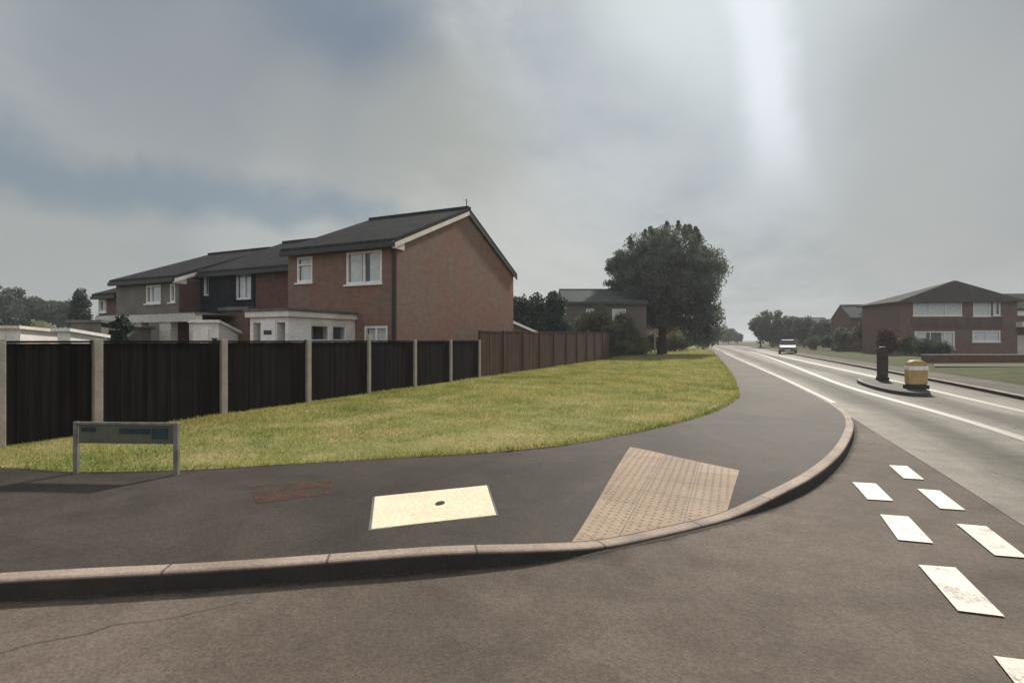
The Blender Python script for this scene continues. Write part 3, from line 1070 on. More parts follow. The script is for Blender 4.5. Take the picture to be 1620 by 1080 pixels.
def holed_wall(mb, x0, x1, z0, z1, holes, deep=0.42, y=0.0):
    """wall face looking along -Y with recessed openings; returns the boxes' back faces through `mb` only"""
    xs = sorted({x0, x1, *[h[0] for h in holes], *[h[1] for h in holes]})
    zs = sorted({z0, z1, *[h[2] for h in holes], *[h[3] for h in holes]})
    for i in range(len(xs) - 1):
        for j in range(len(zs) - 1):
            cx, cz = (xs[i] + xs[i + 1]) / 2, (zs[j] + zs[j + 1]) / 2
            if any(h[0] < cx < h[1] and h[2] < cz < h[3] for h in holes):
                continue
            mb.face([(xs[i], y, zs[j]), (xs[i + 1], y, zs[j]), (xs[i + 1], y, zs[j + 1]), (xs[i], y, zs[j + 1])])
    for a, b, c, d in holes:
        mb.face([(a, y, c), (a, y + deep, c), (a, y + deep, d), (a, y, d)])
        mb.face([(b, y, c), (b, y + deep, c), (b, y + deep, d), (b, y, d)])
        mb.face([(a, y, c), (b, y, c), (b, y + deep, c), (a, y + deep, c)])
        mb.face([(a, y, d), (b, y, d), (b, y + deep, d), (a, y + deep, d)])
    return mb


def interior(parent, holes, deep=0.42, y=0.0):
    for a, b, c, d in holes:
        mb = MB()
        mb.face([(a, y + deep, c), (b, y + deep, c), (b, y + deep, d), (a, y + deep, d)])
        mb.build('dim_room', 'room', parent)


def gable_house(root, xl, xr, dep, eave, ridge, wall, roof, holes, base=-0.3, over=0.22, verge_r=0.10, verge_l=0.10, wins=(), barge=True):
    """ridge along local X, front wall on local y=0 looking to -Y, gables at xl and xr"""
    mb = MB()
    holed_wall(mb, xl, xr, base, eave, holes)
    mb.face([(xl, dep, base), (xr, dep, base), (xr, dep, eave), (xl, dep, eave)])
    for x in (xl, xr):
        mb.face([(x, 0, base), (x, dep, base), (x, dep, eave), (x, dep / 2, ridge), (x, 0, eave)])
    w = mb.build('wall', wall, root)
    sl = (ridge - eave) / (dep / 2)
    th = 0.13
    a, b = xl - verge_l, xr + verge_r
    mb = MB()
    for s in (0, 1):
        y0 = -over if s == 0 else dep + over
        ze = eave - sl * over
        q = [(a, y0, ze + 0.02), (b, y0, ze + 0.02), (b, dep / 2, ridge + 0.02), (a, dep / 2, ridge + 0.02)]
        mb.prism(q, [(x, y, z + th) for x, y, z in q])
    mb.box(a, b, dep / 2 - 0.12, dep / 2 + 0.12, ridge + 0.10, ridge + 0.20)
    rf = mb.build('roof', roof, root)
    # gutter and fascia
    mb = MB()
    ze = eave - sl * over
    mb.box(a + 0.02, b - 0.02, -over - 0.075, -over + 0.012, ze - 0.10, ze + 0.045)
    mb.build('gutter', 'black', root)
    if barge:
        mb = MB()
        x = xr + verge_r - 0.03
        for s in (0, 1):
            y0 = -over if s == 0 else dep + over
            q = [(x, y0, ze - 0.13), (x + 0.034, y0, ze - 0.13), (x + 0.034, dep / 2, ridge - 0.13), (x, dep / 2, ridge - 0.13)]
            tgt = mb if s == 0 else MB()
            tgt.prism(q, [(xx, y, z + 0.15) for xx, y, z in q])
            if s:
                tgt.build('bargeboard', 'black', root)
            mb.box(xr + 0.004, xr + verge_r - 0.032, -over - 0.02, 0.28, eave - 0.24, eave - 0.03)
        mb.build('bargeboard', 'cream', root)
    for h, kw in zip(holes, wins):
        if kw is not None:
            add_window(root, *h, **kw)
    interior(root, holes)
    return w


def lx(px, yw, ox):
    """local x of bearing px on a facade at world y = yw, root origin at world x = ox"""
    xc = (px - 810) / 810
    t = yw / (ST * xc + CT)
    return t * (CT * xc - ST) - ox, t


# house at the end of the terrace: red brown brick, gable to the main road
Y1 = 12.65
h1 = empty('terraced_house', (-9.4, Y1, 0))
tag(h1, 'red brown brick end house with its blank gable facing the main road', 'house', 'houses of the stepped terrace')


def hole(px0, px1, py0, py1, yw, ox):
    a, ta = lx(px0, yw, ox)
    b, tb = lx(px1, yw, ox)
    t = (ta + tb) / 2
    return (a, b, hz(py1, t), hz(py0, t))


ho = [hole(547, 604, 397, 449, Y1, -9.4), hole(469, 494, 406, 447, Y1, -9.4), hole(576, 613, 515, 552, Y1, -9.4)]
gable_house(h1, -4.45, 0.0, 8.65, 4.42, 6.28, 'brick', 'roof', ho,
            wins=(dict(lights=(0.5,), cur=((0.0, 0.40), (0.62, 1.0))), dict(lights=(), transom=0.7, cur=((0, 1),)), dict(lights=(0.5,), cur=((0, 1),))))
mb = MB()
mb.tube([(-0.10, -0.06, -0.2), (-0.10, -0.06, 4.05), (-0.10, -0.24, 4.27)], [0.045] * 3, 8)
mb.build('downpipe', 'black', h1)
mb = MB().tube([(0.02, 4.25, 6.3), (0.02, 4.25, 6.75)], [0.018, 0.018], 6)
mb.tube([(-0.02, 4.0, 6.72), (-0.02, 4.5, 6.72)], [0.01, 0.01], 5)
mb.build('aerial', 'black', h1)
# flat roofed white porch at the back door: front face y=-2.6, flank at x=-1.6 looking to +X
px_l, px_r, pd, pzt = -3.05, -1.6, 2.59, 2.25
mb = MB()
holed_wall(mb, px_l, px_r, -0.2, pzt - 0.18, [(-2.92, -2.64, 0.0, 1.93), (-2.02, -1.72, 0.0, 1.93)], deep=0.3, y=-pd)
mb.face([(px_l, -pd, -0.2), (px_l, 0, -0.2), (px_l, 0, pzt - 0.18), (px_l, -pd, pzt - 0.18)])
# flank with two dark windows
fl = MB()
fh = [(0.78, 1.52, 1.42, 1.90), (1.62, 2.22, 1.42, 1.90)]
holed_wall(fl, 0.0, pd, -0.2, pzt - 0.18, fh, deep=0.3)
off = len(mb.v)
mb.v += [(px_r - v[1], -pd + v[0], v[2]) for v in fl.v]
mb.f += [tuple(off + k for k in f) for f in fl.f]
porch = mb.build('porch', 'white_wood', h1)
mb = MB().box(px_l - 0.08, px_r + 0.10, -pd - 0.10, -0.005, pzt - 0.17, pzt - 0.02)
mb.build('fascia', 'cream', porch)
MB().box(px_l - 0.11, px_r + 0.13, -pd - 0.13, -0.004, pzt - 0.018, pzt + 0.06).build('flat_roof', 'felt', porch)
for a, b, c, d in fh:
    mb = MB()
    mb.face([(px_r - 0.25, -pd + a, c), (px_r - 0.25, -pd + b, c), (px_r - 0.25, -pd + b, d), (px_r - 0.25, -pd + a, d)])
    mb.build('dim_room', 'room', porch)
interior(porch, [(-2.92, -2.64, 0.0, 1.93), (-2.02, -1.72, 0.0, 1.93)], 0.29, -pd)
for a, b, c, d in fh:
    mb = MB()
    x = px_r - 0.06
    for (u0, u1, w0, w1) in ((a, a + 0.05, c, d), (b - 0.05, b, c, d), (a + 0.05, b - 0.05, c, c + 0.05), (a + 0.05, b - 0.05, d - 0.05, d)):
        mb.box(x - 0.03, x + 0.03, -pd + u0, -pd + u1, w0, w1)
    f_ = mb.build('window_frame', 'upvc', porch)
    pn = MB()
    pn.face([(x, -pd + a + 0.04, c + 0.04), (x, -pd + b - 0.04, c + 0.04), (x, -pd + b - 0.04, d - 0.04), (x, -pd + a + 0.04, d - 0.04)])
    pn.build('pane', 'glass', f_)
dr = MB().box(-2.60, -2.06, -pd - 0.03, -pd + 0.02, 0.0, 1.99).build('door', 'upvc', porch)
MB().box(-2.48, -2.18, -pd - 0.036, -pd - 0.032, 1.60, 1.72).build('door_light', 'black', porch)
# lean-to behind the house
lt = MB()
q0 = [(-3.2, 8.66, -0.2), (-0.12, 8.66, -0.2), (-0.12, 11.6, -0.2), (-3.2, 11.6, -0.2)]
q1 = [(-3.2, 8.66, 2.2), (-0.12, 8.66, 2.2), (-0.12, 11.6, 1.78), (-3.2, 11.6, 1.78)]
lt.prism(q0, q1)
lean = lt.build('lean_to', 'brick', h1)
q0 = [(-3.3, 8.655, 2.215), (0.0, 8.655, 2.215), (0.0, 11.8, 1.765), (-3.3, 11.8, 1.765)]
MB().prism(q0, [(x, y, z + 0.12) for x, y, z in q0]).build('lean_to_roof', 'upvc', lean)

# middle house: set back, dark brick with a navy tile hung bay
Y2 = 14.0
h2 = empty('terraced_house', (-13.9, Y2, 0))
tag(h2, 'dark brick middle house of the terrace, set back, with dark navy grey upper cladding', 'house', 'houses of the stepped terrace')
ho2 = [hole(373, 399, 431, 474, Y2, -13.9), hole(322, 332, 433, 468, Y2, -13.9), hole(420, 447, 500, 545, Y2, -13.9)]
gable_house(h2, -6.30, -0.01, 8.6, 4.17, 6.05, 'brick_dark', 'roof', ho2, barge=False,
            wins=(dict(lights=(0.5,), cur=((0, 1),)), dict(lights=(), cur=((0.1, 0.9),)), dict(cur=())), verge_r=-0.02)
a0, _ = lx(404, Y2, -13.9)
a1, _ = lx(319, Y2, -13.9)
wv = [ho2[0], ho2[1]]
mb = MB()
holed_wall(mb, a1, a0, 2.55, 4.12, [h for h in wv], deep=0.05, y=-0.055)
mb.face([(a0, -0.055, 2.55), (a0, -0.003, 2.55), (a0, -0.003, 4.12), (a0, -0.055, 4.12)])
mb.face([(a1, -0.055, 2.55), (a0, -0.055, 2.55), (a0, -0.003, 2.55), (a1, -0.003, 2.55)])
mb.build('cladding', 'navy', h2)
# brown lean-to and white garden room in front of it
bx0, tq = lx(352, 11.9, -13.9)
bx1, _ = lx(393, 11.9, -13.9)
ext = MB().box(bx0, bx1, -2.1, -0.005, -0.2, hz(492, tq)).build('rear_extension', 'brick_brown', h2)
MB().box(bx0 - 0.1, bx1 + 0.1, -2.2, -0.004, hz(492, tq) + 0.002, hz(492, tq) + 0.12).build('flat_roof', 'felt', ext)

# far house of the terrace: forward, grey render
Y3 = 13.1
h3 = empty('terraced_house', (-20.2, Y3, 0))
tag(h3, 'grey rendered far house of the terrace with white framed upper windows', 'house', 'houses of the stepped terrace')
ho3 = [hole(230, 254, 451, 480, Y3, -20.2), hole(268, 277, 449, 478, Y3, -20.2), hole(182, 203, 468, 490, Y3, -20.2)]
gable_house(h3, -4.1, 0.0, 8.6, 3.92, 5.62, 'render', 'roof', ho3[:2],
            wins=(dict(lights=(0.33,), cur=((0.0, 1.0),)), dict(lights=(), cur=((0, 1),))))
h4 = empty('terraced_house', (-24.31, 13.35, 0))
tag(h4, 'lowest narrow grey house at the far left end of the terrace', 'house', 'houses of the stepped terrace')
ho4 = [hole(156, 168, 474, 494, 13.35, -24.31)]
gable_house(h4, -1.75, -0.01, 8.4, 3.42, 5.02, 'brick_brown', 'roof', ho4, barge=False, verge_r=-0.02, wins=(dict(lights=(), cur=((0, 0.4),)),))
# darker brick cheek of the exposed gable
MB().box(0.004, 0.05, 0.02, 0.95, 0.5, 3.8).build('gable_cladding', 'brick_dark', h3)

# flat roofed open fronted garden room with pillars behind the fence
gr = empty('carport', (-18.0, 10.5, 0))
tag(gr, 'long flat roofed carport with pale fascia and square pillars in front of the far houses', 'carport')
g0, tg0 = lx(152, 10.5, -18.0)
g1, tg1 = lx(308, 10.5, -18.0)
zt = 2.27
MB().box(g0, g1, 0.0, 2.4, zt - 0.02, zt + 0.05).build('roof', 'felt', gr)
MB().box(g0, g1, -0.03, 0.0, zt - 0.24, zt + 0.02).build('fascia', 'render_pale', gr)
for px in (157, 218, 260, 303):
    x, _ = lx(px, 10.5, -18.0)
    w = 0.28 if px == 260 else 0.14
    MB().box(x - w, x + w, 0.02, 0.25, -0.1, zt - 0.022).build('pillar', 'render_pale', gr)
MB().box(g0, g1, 2.3, 2.4, -0.1, zt - 0.03).build('back_wall', 'brick_dark', gr)


def shed(name, label, cat, px0, px1, t, py_top, dep, wall, roofm, drop=0.15):
    p = at(px0, t)
    root = empty(name, (p.x, p.y, 0), TH)
    tag(root, label, cat)
    w = (px1 - px0) / 810 * t
    z = hz(py_top, t)
    mb = MB()
    mb.prism([(0, 0, -0.1), (w, 0, -0.1), (w, dep, -0.1), (0, dep, -0.1)], [(0, 0, z - 0.08), (w, 0, z - 0.08), (w, dep, z - 0.08 - drop), (0, dep, z - 0.08 - drop)])
    mb.build('wall', wall, root)
    q = [(-0.08, -0.1, z - 0.075), (w + 0.08, -0.1, z - 0.075), (w + 0.08, dep + 0.1, z - 0.075 - drop), (-0.08, dep + 0.1, z - 0.075 - drop)]
    MB().prism(q, [(x, y, zz_ + 0.075) for x, y, zz_ in q]).build('roof', roofm, root)
    mb = MB().box(w * 0.3, w * 0.62, -0.03, -0.002, 0, z - 0.25)
    mb.build('door', wall, root)
    return root


shed('garden_room', 'small white garden room standing beside the carport behind the fence', 'shed', 305, 346, 14.3, 506, 1.0, 'white_wood', 'white_wood', 0.3)
shed('garden_shed', 'pale flat roofed shed at the left end, behind the corner of the black fence', 'shed', -28, 32, 12.5, 515, 2.0, 'white_wood', 'cream')
shed('garden_shed', 'tiny pinkish white shed showing just above the black fence near the left', 'shed', 91, 111, 12.0, 519, 1.0, 'upvc', 'upvc')
shed('outbuilding', 'low dark brick outbuilding with a grey roof behind the pale sheds', 'outbuilding', 36, 88, 15.0, 519, 2.5, 'brick_dark', 'felt')
shed('outbuilding', 'low grey walled outbuilding between the tiny shed and the carport', 'outbuilding', 112, 160, 14.5, 506, 2.0, 'render', 'felt')

# house beyond the end house, behind the hedge trees
pb = at(893, 45)
hb = empty('detached_house', (pb.x, pb.y, 0), TH)
tag(hb, 'grey roofed house between the dark hedge trees and the round street tree', 'house')
hob = [(1.9, 2.6, 3.2, 4.2), (4.2, 5.4, 3.2, 4.2), (2.5, 3.9, 0.9, 2.1)]
gable_house(hb, 0.0, 7.2, 8.0, 4.75, 6.15, 'dim_wall', 'roof_grey', hob, barge=False,
            wins=(dict(), dict(), dict()))

pb = at(1000, 72)
hb2 = empty('detached_house', (pb.x, pb.y, 0), TH)
tag(hb2, 'brown brick house half hidden behind the trunk of the round street tree', 'house')
hob = [(1.0, 2.0, 3.0, 4.0), (3.6, 5.0, 3.0, 4.0), (3.4, 5.0, 0.9, 2.1)]
gable_house(hb2, 0.0, 7.5, 8.0, 4.3, 5.8, 'brick', 'roof', hob, barge=False, wins=(dict(), dict(), dict()))

# ------------------------------------------------------------------ big house across the road
TB = 48.0
pb = at(1424, TB)
rb = empty('semi_detached_house', (pb.x, pb.y, 0), TH - R(7))
tag(rb, 'red brown brick house with a low pyramid roof at the right, across the road', 'house')


def bx(px):
    k = (px - 1424) / 810 * TB
    return k * (1 + 0.0030 * k)


def rect(px0, px1, py0, py1):
    return (bx(px0), bx(px1), hz(py1, TB), hz(py0, TB))


hob = [rect(1443, 1512, 476, 500), rect(1527, 1551, 476, 501), rect(1554, 1564, 477, 500), rect(1445, 1502, 524, 552), rect(1526, 1564, 523, 541)]
mb = MB()
W, D, E = bx(1586), 6.4, 4.95
holed_wall(mb, 0, W, -0.1, E, hob)
for x in (0, W):
    mb.face([(x, 0, -0.1), (x, D, -0.1), (x, D, E), (x, 0, E)])
mb.face([(0, D, -0.1), (W, D, -0.1), (W, D, E), (0, D, E)])
mb.build('wall', 'brick_brown', rb)
o = 0.35
zr = 7.2
ra_, rb_ = Vector((6.05, D * 0.34, zr)), Vector((6.25, D * 0.34, zr))
e0 = [(-o, -o, E - 0.02), (W + o, -o, E - 0.02), (W + o, D + o, E - 0.02), (-o, D + o, E - 0.02)]
e1 = [(x, y, z + 0.14) for x, y, z in e0]
mb = MB()
for q in (e0,):
    mb.face(q)
for k in range(4):
    mb.face([e0[k], e0[(k + 1) % 4], e1[(k + 1) % 4], e1[k]])
mb.face([e1[0], e1[1], tuple(rb_), tuple(ra_)])
mb.face([e1[1], e1[2], tuple(rb_)])
mb.face([e1[2], e1[3], tuple(ra_), tuple(rb_)])
mb.face([e1[3], e1[0], tuple(ra_)])
mb.build('roof', 'roof_brown', rb)
MB().box(-o - 0.02, W + o + 0.02, -o - 0.10, -o - 0.002, E - 0.03, E + 0.11).build('gutter', 'black', rb)
wk = (dict(lights=(0.33, 0.66), cur=((0, 1),)), dict(lights=(), cur=((0, 1),)), dict(lights=(), cur=((0, 0.6),)), dict(lights=(0.4, 0.75), cur=((0.0, 0.3), (0.7, 1.0))), dict(lights=(0.5,), cur=((0, 1),)))
for h, kw in zip(hob, wk):
    add_window(rb, *h, fw=0.11, **kw)
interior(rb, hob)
MB().box(bx(1440), bx(1566), -0.06, -0.003, hz(519, TB), hz(503, TB)).build('cladding', 'hung', rb)
# lower wing with canopy, door and garage
wx0, wx1 = W + 0.005, bx(1740)
wing = MB()
gh = [(bx(1608), bx(1650), -0.05, hz(525, TB)), (bx(1585), bx(1604), 0.0, hz(530, TB))]
holed_wall(wing, wx0, wx1, -0.1, 4.3, gh, deep=0.5, y=0.35)
wing.face([(wx1, 0.35, -0.1), (wx1, D, -0.1), (wx1, D, 4.3), (wx1, D / 2, 5.8), (wx1, 0.35, 4.3)])
wing.face([(wx0, D, -0.1), (wx1, D, -0.1), (wx1, D, 4.3), (wx0, D, 4.3)])
wg = wing.build('wing', 'brick_dark', rb)
mb = MB()
for y0, y1 in ((0.05, D / 2), (D + 0.3, D / 2)):
    q = [(wx0 + 0.002, y0, 4.22), (wx1 + 0.1, y0, 4.22), (wx1 + 0.1, y1, 5.85), (wx0 + 0.002, y1, 5.85)]
    mb.prism(q, [(x, y, z + 0.12) for x, y, z in q])
mb.build('wing_roof', 'roof_brown', wg)
MB().box(bx(1584), bx(1740), -0.75, 0.345, hz(518, TB), hz(510, TB)).build('canopy', 'cream', wg)
MB().box(bx(1585) + 0.01, bx(1604) - 0.01, 0.42, 0.48, 0.0, hz(530, TB) - 0.01).build('door', 'render_pale', wg)
MB().box(bx(1608) + 0.01, bx(1650) - 0.01, 0.46, 0.52, -0.04, hz(525, TB) - 0.01).build('garage_door', 'black', wg)
MB().box(bx(1590), bx(1600), 0.34, 0.349, hz(500, TB), hz(492, TB)).build('wing_window', 'upvc', wg)

# smaller grey roofed house to its left
pb = at(1346, 62)
rl = empty('detached_house', (pb.x, pb.y, 0), TH - R(14))
tag(rl, 'dark grey roofed house left of the pyramid roofed house', 'house')
hol = [(1.2, 2.4, 2.7, 3.7), (4.4, 5.6, 2.7, 3.7), (1.2, 2.6, 0.8, 2.0)]
gable_house(rl, 0.0, 9.0, 6.4, 4.15, 5.75, 'brick_dark', 'roof_grey', hol, barge=False, wins=(dict(), dict(), dict()))
pb = at(1246, 112)
rl2 = empty('detached_house', (pb.x, pb.y, 0), TH)
tag(rl2, 'pale brown house far down the right side of the road among trees', 'house')
hol = [(2.0, 3.6, 3.2, 4.4), (6.0, 8.0, 3.2, 4.4), (6.0, 8.4, 0.8, 2.2)]
gable_house(rl2, 0.0, 10.5, 8.0, 4.9, 6.4, 'brick_brown', 'roof_grey', hol, barge=False, wins=(dict(fw=0.12), dict(fw=0.12), dict(fw=0.12)))

# low front wall of the big house
q = at(1462, 30.0)
fwall = empty('garden_wall', (q.x, q.y, 0.14), TH)
tag(fwall, 'low dark brick garden wall in front of the pyramid roofed house', 'wall')
MB().box(0, 12.5, 0, 0.215, -0.15, 0.42).build('brickwork', 'brick_dark', fwall)
MB().box(-0.03, 12.53, -0.03, 0.245, 0.423, 0.49).build('coping', 'concrete', fwall)


# ------------------------------------------------------------------ vegetation
def leaves(centers, radii, per, size, seed=0, squash=1.0, up=0.0):
    """(N,4,3) leaf quads scattered in clumps"""
    g = np.random.default_rng(seed)
    n = len(centers)
    c = np.repeat(np.asarray(centers, float), per, axis=0)
    r = np.repeat(np.asarray(radii, float).reshape(n, -1) * np.ones((n, 3)), per, axis=0)
    N = n * per
    d = g.normal(size=(N, 3))
    d /= np.linalg.norm(d, axis=1)[:, None]
    rad = g.random(N) ** 0.45
    p = c + d * rad[:, None] * r * np.array([1, 1, squash])
    a = g.normal(size=(N, 3)) + np.array([0, 0, up])
    a /= np.linalg.norm(a, axis=1)[:, None]
    b = np.cross(a, g.normal(size=(N, 3)))
    b /= np.linalg.norm(b, axis=1)[:, None]
    s = size * (0.6 + 0.8 * g.random(N))
    a = a * (s * 0.62)[:, None]
    b = b * (s * 0.36)[:, None]
    return np.stack([p - a, p + b, p + a, p - b], axis=1)


def ellipsoid_clumps(n, rx, ry, rz, cz, seed, fill=0.5, jag=0.12):
    g = np.random.default_rng(seed)
    d = g.normal(size=(n, 3))
    d /= np.linalg.norm(d, axis=1)[:, None]
    rr = g.random(n) ** fill * (1 + jag * g.normal(size=n))
    return d * rr[:, None] * np.array([rx, ry, rz]) + np.array([0, 0, cz])


def tree(name, label, cat, base, height, rx, crown_lo, mat, n=60, per=60, leaf=0.3, clump=0.7, seed=1, group=None, trunk_r=0.16, limbs=5, ry=None, trunk_part='trunk', fill=0.5, extra=None, up=0.0, shape=None, off=0.0, jag=0.12):
    root = empty(name, base)
    tag(root, label, cat, group)
    rz = (height - crown_lo) / 2
    cz = crown_lo + rz
    C_ = ellipsoid_clumps(n, max(0.05, rx - clump * 0.6), max(0.05, (ry or rx) - clump * 0.6), max(0.1, rz - clump * 0.5), cz, seed, fill, jag)
    if shape:
        C_ = shape(C_, cz, rz)
    g = np.random.default_rng(seed + 5)
    rad = clump * (0.65 + 0.7 * g.random(n))
    L = leaves(C_, rad, per, leaf, seed, 0.85, up)
    if extra is not None:
        L = np.concatenate([L, extra])
    if off:
        L = L + np.array([CT * off, ST * off, 0])
    np_mesh('crown', L, 4, mat, root)
    mb = MB()
    rr = random.Random(seed)
    mb.tube([(0, 0, -0.2), (0.02, 0, crown_lo * 0.5), (0.05, 0.03, crown_lo), (0.1, -0.05, cz), (0.05, 0, cz + rz * 0.6)],
            [trunk_r * 1.25, trunk_r, trunk_r * 0.85, trunk_r * 0.5, trunk_r * 0.12], 9)
    for k in range(limbs):
        a = 2 * math.pi * k / max(1, limbs) + rr.uniform(-0.4, 0.4)
        z0 = crown_lo + rr.uniform(-0.05, 0.35) * rz
        e = (math.cos(a) * rx * 0.72, math.sin(a) * (ry or rx) * 0.72, cz + rr.uniform(-0.3, 0.5) * rz)
        mid = (e[0] * 0.45, e[1] * 0.45, z0 * 0.6 + e[2] * 0.4)
        mb.tube([(0.03, 0, z0), mid, e], [trunk_r * 0.5, trunk_r * 0.32, trunk_r * 0.08], 6)
    mb.build(trunk_part, 'bark', root, smooth=True)
    return root


# the round street tree on the verge
tb = at(1047, 49, 0.13)
sp = []
g = np.random.default_rng(3)
for k in range(26):                                   # upright shoots that break the outline
    a = g.random() * 2 * math.pi
    q = math.sqrt(g.random())
    x, y = math.cos(a) * 4.9 * q, math.sin(a) * 4.9 * q
    zt_ = 7.0 + 4.9 * math.sqrt(max(0, 1 - (q * 0.98) ** 2))
    ln = 0.15 + 0.5 * g.random()
    sp.append(leaves([(x * 1.06, y * 1.06, zt_ + ln * f) for f in (0.0, 0.33, 0.66, 1.0)], [0.38, 0.30, 0.22, 0.13], 60, 0.16, 100 + k, 1.4, 1.0))
for k in range(36):                                   # drooping low branches on the road side
    x, y = 1.2 + 3.4 * g.random(), -2.5 + 5 * g.random()
    sp.append(leaves([(x, y, 1.3 + 3.4 * g.random())], [0.75], 260, 0.16, 300 + k))
for k in range(26):
    a = math.pi * (0.9 + 0.5 * g.random())
    zz_ = 4.5 + 6.5 * g.random()
    r_ = 5.2 * math.sqrt(max(0.1, 1 - ((zz_ - 7.2) / 6) ** 2)) + 0.4 * g.random()
    sp.append(leaves([(math.cos(a) * r_, math.sin(a) * r_, zz_)], [0.6], 150, 0.16, 400 + k, 0.6))


def round_shape(C_, cz, rz):
    # fuller below the middle, narrower towards the top
    f = np.clip((C_[:, 2] - cz) / rz, -1, 1)
    k = np.where(f > 0, 1 - 0.10 * f, 1.0)
    C_[:, 0] *= k
    C_[:, 1] *= k
    return C_


tree('street_tree', 'large round dark leaved street tree on the verge beside the main road', 'tree', tb, 12.0, 5.65, 2.2, 'leaf_tree',
     n=460, per=250, leaf=0.165, clump=1.0, seed=21, trunk_r=0.42, limbs=9, fill=0.36, extra=np.concatenate(sp), shape=round_shape, off=0.45, jag=0.05)

# marker post beside the trunk
p = at(1036, 46, 0.13)
mp = empty('marker_post', p)
tag(mp, 'slim pale post standing on the verge just left of the big tree trunk', 'post')
MB().box(-0.07, 0.07, -0.07, 0.07, -0.1, 2.0).build('shaft', 'concrete', mp, bevel=0.01)
MB().box(-0.085, 0.085, -0.085, 0.085, 1.95, 2.06).build('cap', 'concrete', mp)


def shrub(name, label, cat, p, h, rx, mat, n=26, per=70, leaf=0.12, clump=0.3, seed=1, ry=None, group=None, lo=0.05):
    return tree(name, label, cat, p, h, rx, lo, mat, n, per, leaf, clump, seed, group, 0.04, 4, ry, 'stem')


# hedge trees beyond the end house
hg = 'dark trees behind the brown fence'
shrub('hedge_tree', 'dark clipped hedge tree next to the brick gable, nearest the white lean-to', 'tree', at(826, 37, 0), 4.85, 1.15, 'leaf_conifer', 120, 110, 0.2, 0.55, 41, 1.2, hg)
shrub('hedge_tree', 'dark clipped hedge tree second from the brick gable', 'tree', at(852, 37.5, 0), 4.75, 1.05, 'leaf_conifer', 120, 110, 0.2, 0.55, 42, 1.2, hg)
shrub('hedge_tree', 'dark clipped hedge tree nearest the grey roofed house', 'tree', at(878, 38, 0), 4.95, 1.15, 'leaf_conifer', 120, 110, 0.2, 0.55, 43, 1.2, hg)
shrub('conifer', 'narrow dark conifer at the far end of the brown board fence', 'shrub', at(966, 36.3, 0.13), 2.5, 0.55, 'leaf_conifer', 40, 90, 0.12, 0.28, 44)
shrub('tree', 'dark leafy garden tree behind the narrow conifer, left of the round tree', 'tree', at(940, 41, 0), 4.1, 2.1, 'leaf_hedge', 120, 110, 0.17, 0.5, 45)
shrub('tree', 'small dark garden tree between the narrow conifer and the round tree trunk', 'tree', at(984, 45, 0), 3.6, 1.5, 'leaf_hedge', 80, 100, 0.17, 0.5, 49)
bg = 'bushes at the foot of the street tree'
shrub('bush', 'bright green bush right of the narrow conifer', 'bush', at(992, 42, 0.12), 1.45, 1.0, 'leaf_bush', 36, 80, 0.12, 0.35, 46, None, bg)
shrub('bush', 'low green bush left of the pale marker post', 'bush', at(1015, 44, 0.12), 1.7, 0.9, 'leaf_bush', 36, 80, 0.12, 0.35, 47, None, bg)
shrub('bush', 'dark green bush behind the pale marker post', 'bush', at(1030, 53, 0.12), 2.2, 1.1, 'leaf_hedge', 36, 80, 0.14, 0.4, 48, None, bg)
hd = 'hedge bushes along the far verge'
for k, (px, t, h, r_, lab) in enumerate([(1068, 60, 2.3, 1.6, 'hedge bush just right of the big tree trunk'), (1086, 66, 2.6, 1.7, 'second hedge bush right of the big tree trunk'),
                                         (1103, 74, 3.0, 1.9, 'hedge bush under the right half of the big tree crown'), (1118, 84, 3.4, 2.0, 'farthest hedge bush beside the pavement under the big tree')]):
    shrub('hedge_bush', lab, 'bush', at(px, t, 0.1), h, r_, 'leaf_hedge', 40, 70, 0.22, 0.5, 60 + k, None, hd)

# trees far down the road
fg = 'trees far down the road'
far_trees = [(1136, 150, 6.4, 2.6, 'dark tree at the far end of the road, left edge of the gap'), (1152, 165, 5.3, 2.6, 'low dark tree at the far end of the road'),
             (1167, 170, 4.2, 2.4, 'smallest dark tree at the vanishing end of the road'),
             (1203, 100, 7.0, 2.4, 'leftmost of the dark trees right of the distant road'), (1222, 96, 7.3, 2.6, 'tallest dark tree right of the distant road'),
             (1246, 98, 6.3, 2.0, 'dark tree in front of the pale brown distant house'), (1272, 92, 6.0, 1.9, 'dark tree right of the pale brown distant house gable'),
             (1302, 88, 5.6, 1.8, 'dark tree nearest the dark grey roofed house')]
for k, (px, t, h, r_, lab) in enumerate(far_trees):
    tree('tree', lab, 'tree', at(px, t, 0), h, r_, 0.7, 'leaf_far', 46, 60, 0.42, 0.8, 80 + k, fg, 0.16, 4)
rg = 'garden shrubs across the road'
for k, (px, t, h, r_, m_, lab) in enumerate([
        (1403, 44.5, 2.6, 0.85, 'leaf_purple', 'upright purple leaved shrub at the corner of the pyramid roofed house'),
        (1365, 57, 4.0, 1.2, 'leaf_far', 'dark tree in front of the dark grey roofed house'),
        (1335, 60, 3.0, 1.3, 'leaf_hedge', 'bush under the left end of the dark grey roofed house'),
        (1290, 70, 2.0, 1.6, 'leaf_hedge', 'low hedge bush right of the distant car'),
        (1315, 66, 2.2, 1.3, 'leaf_far', 'dark bush between the hedge and the dark grey roofed house'),
        (1440, 44, 1.7, 1.1, 'leaf_hedge', 'low bush right of the purple shrub'),
        (1468, 41, 1.55, 1.0, 'leaf_far', 'dark bush under the wide ground floor window'),
        (1487, 40, 1.2, 0.8, 'leaf_far', 'small dark bush behind the garden wall')]):
    shrub('shrub', lab, 'shrub', at(px, t, 0.1), h, r_, m_, 40, 70, 0.17, 0.42, 120 + k, None, rg)

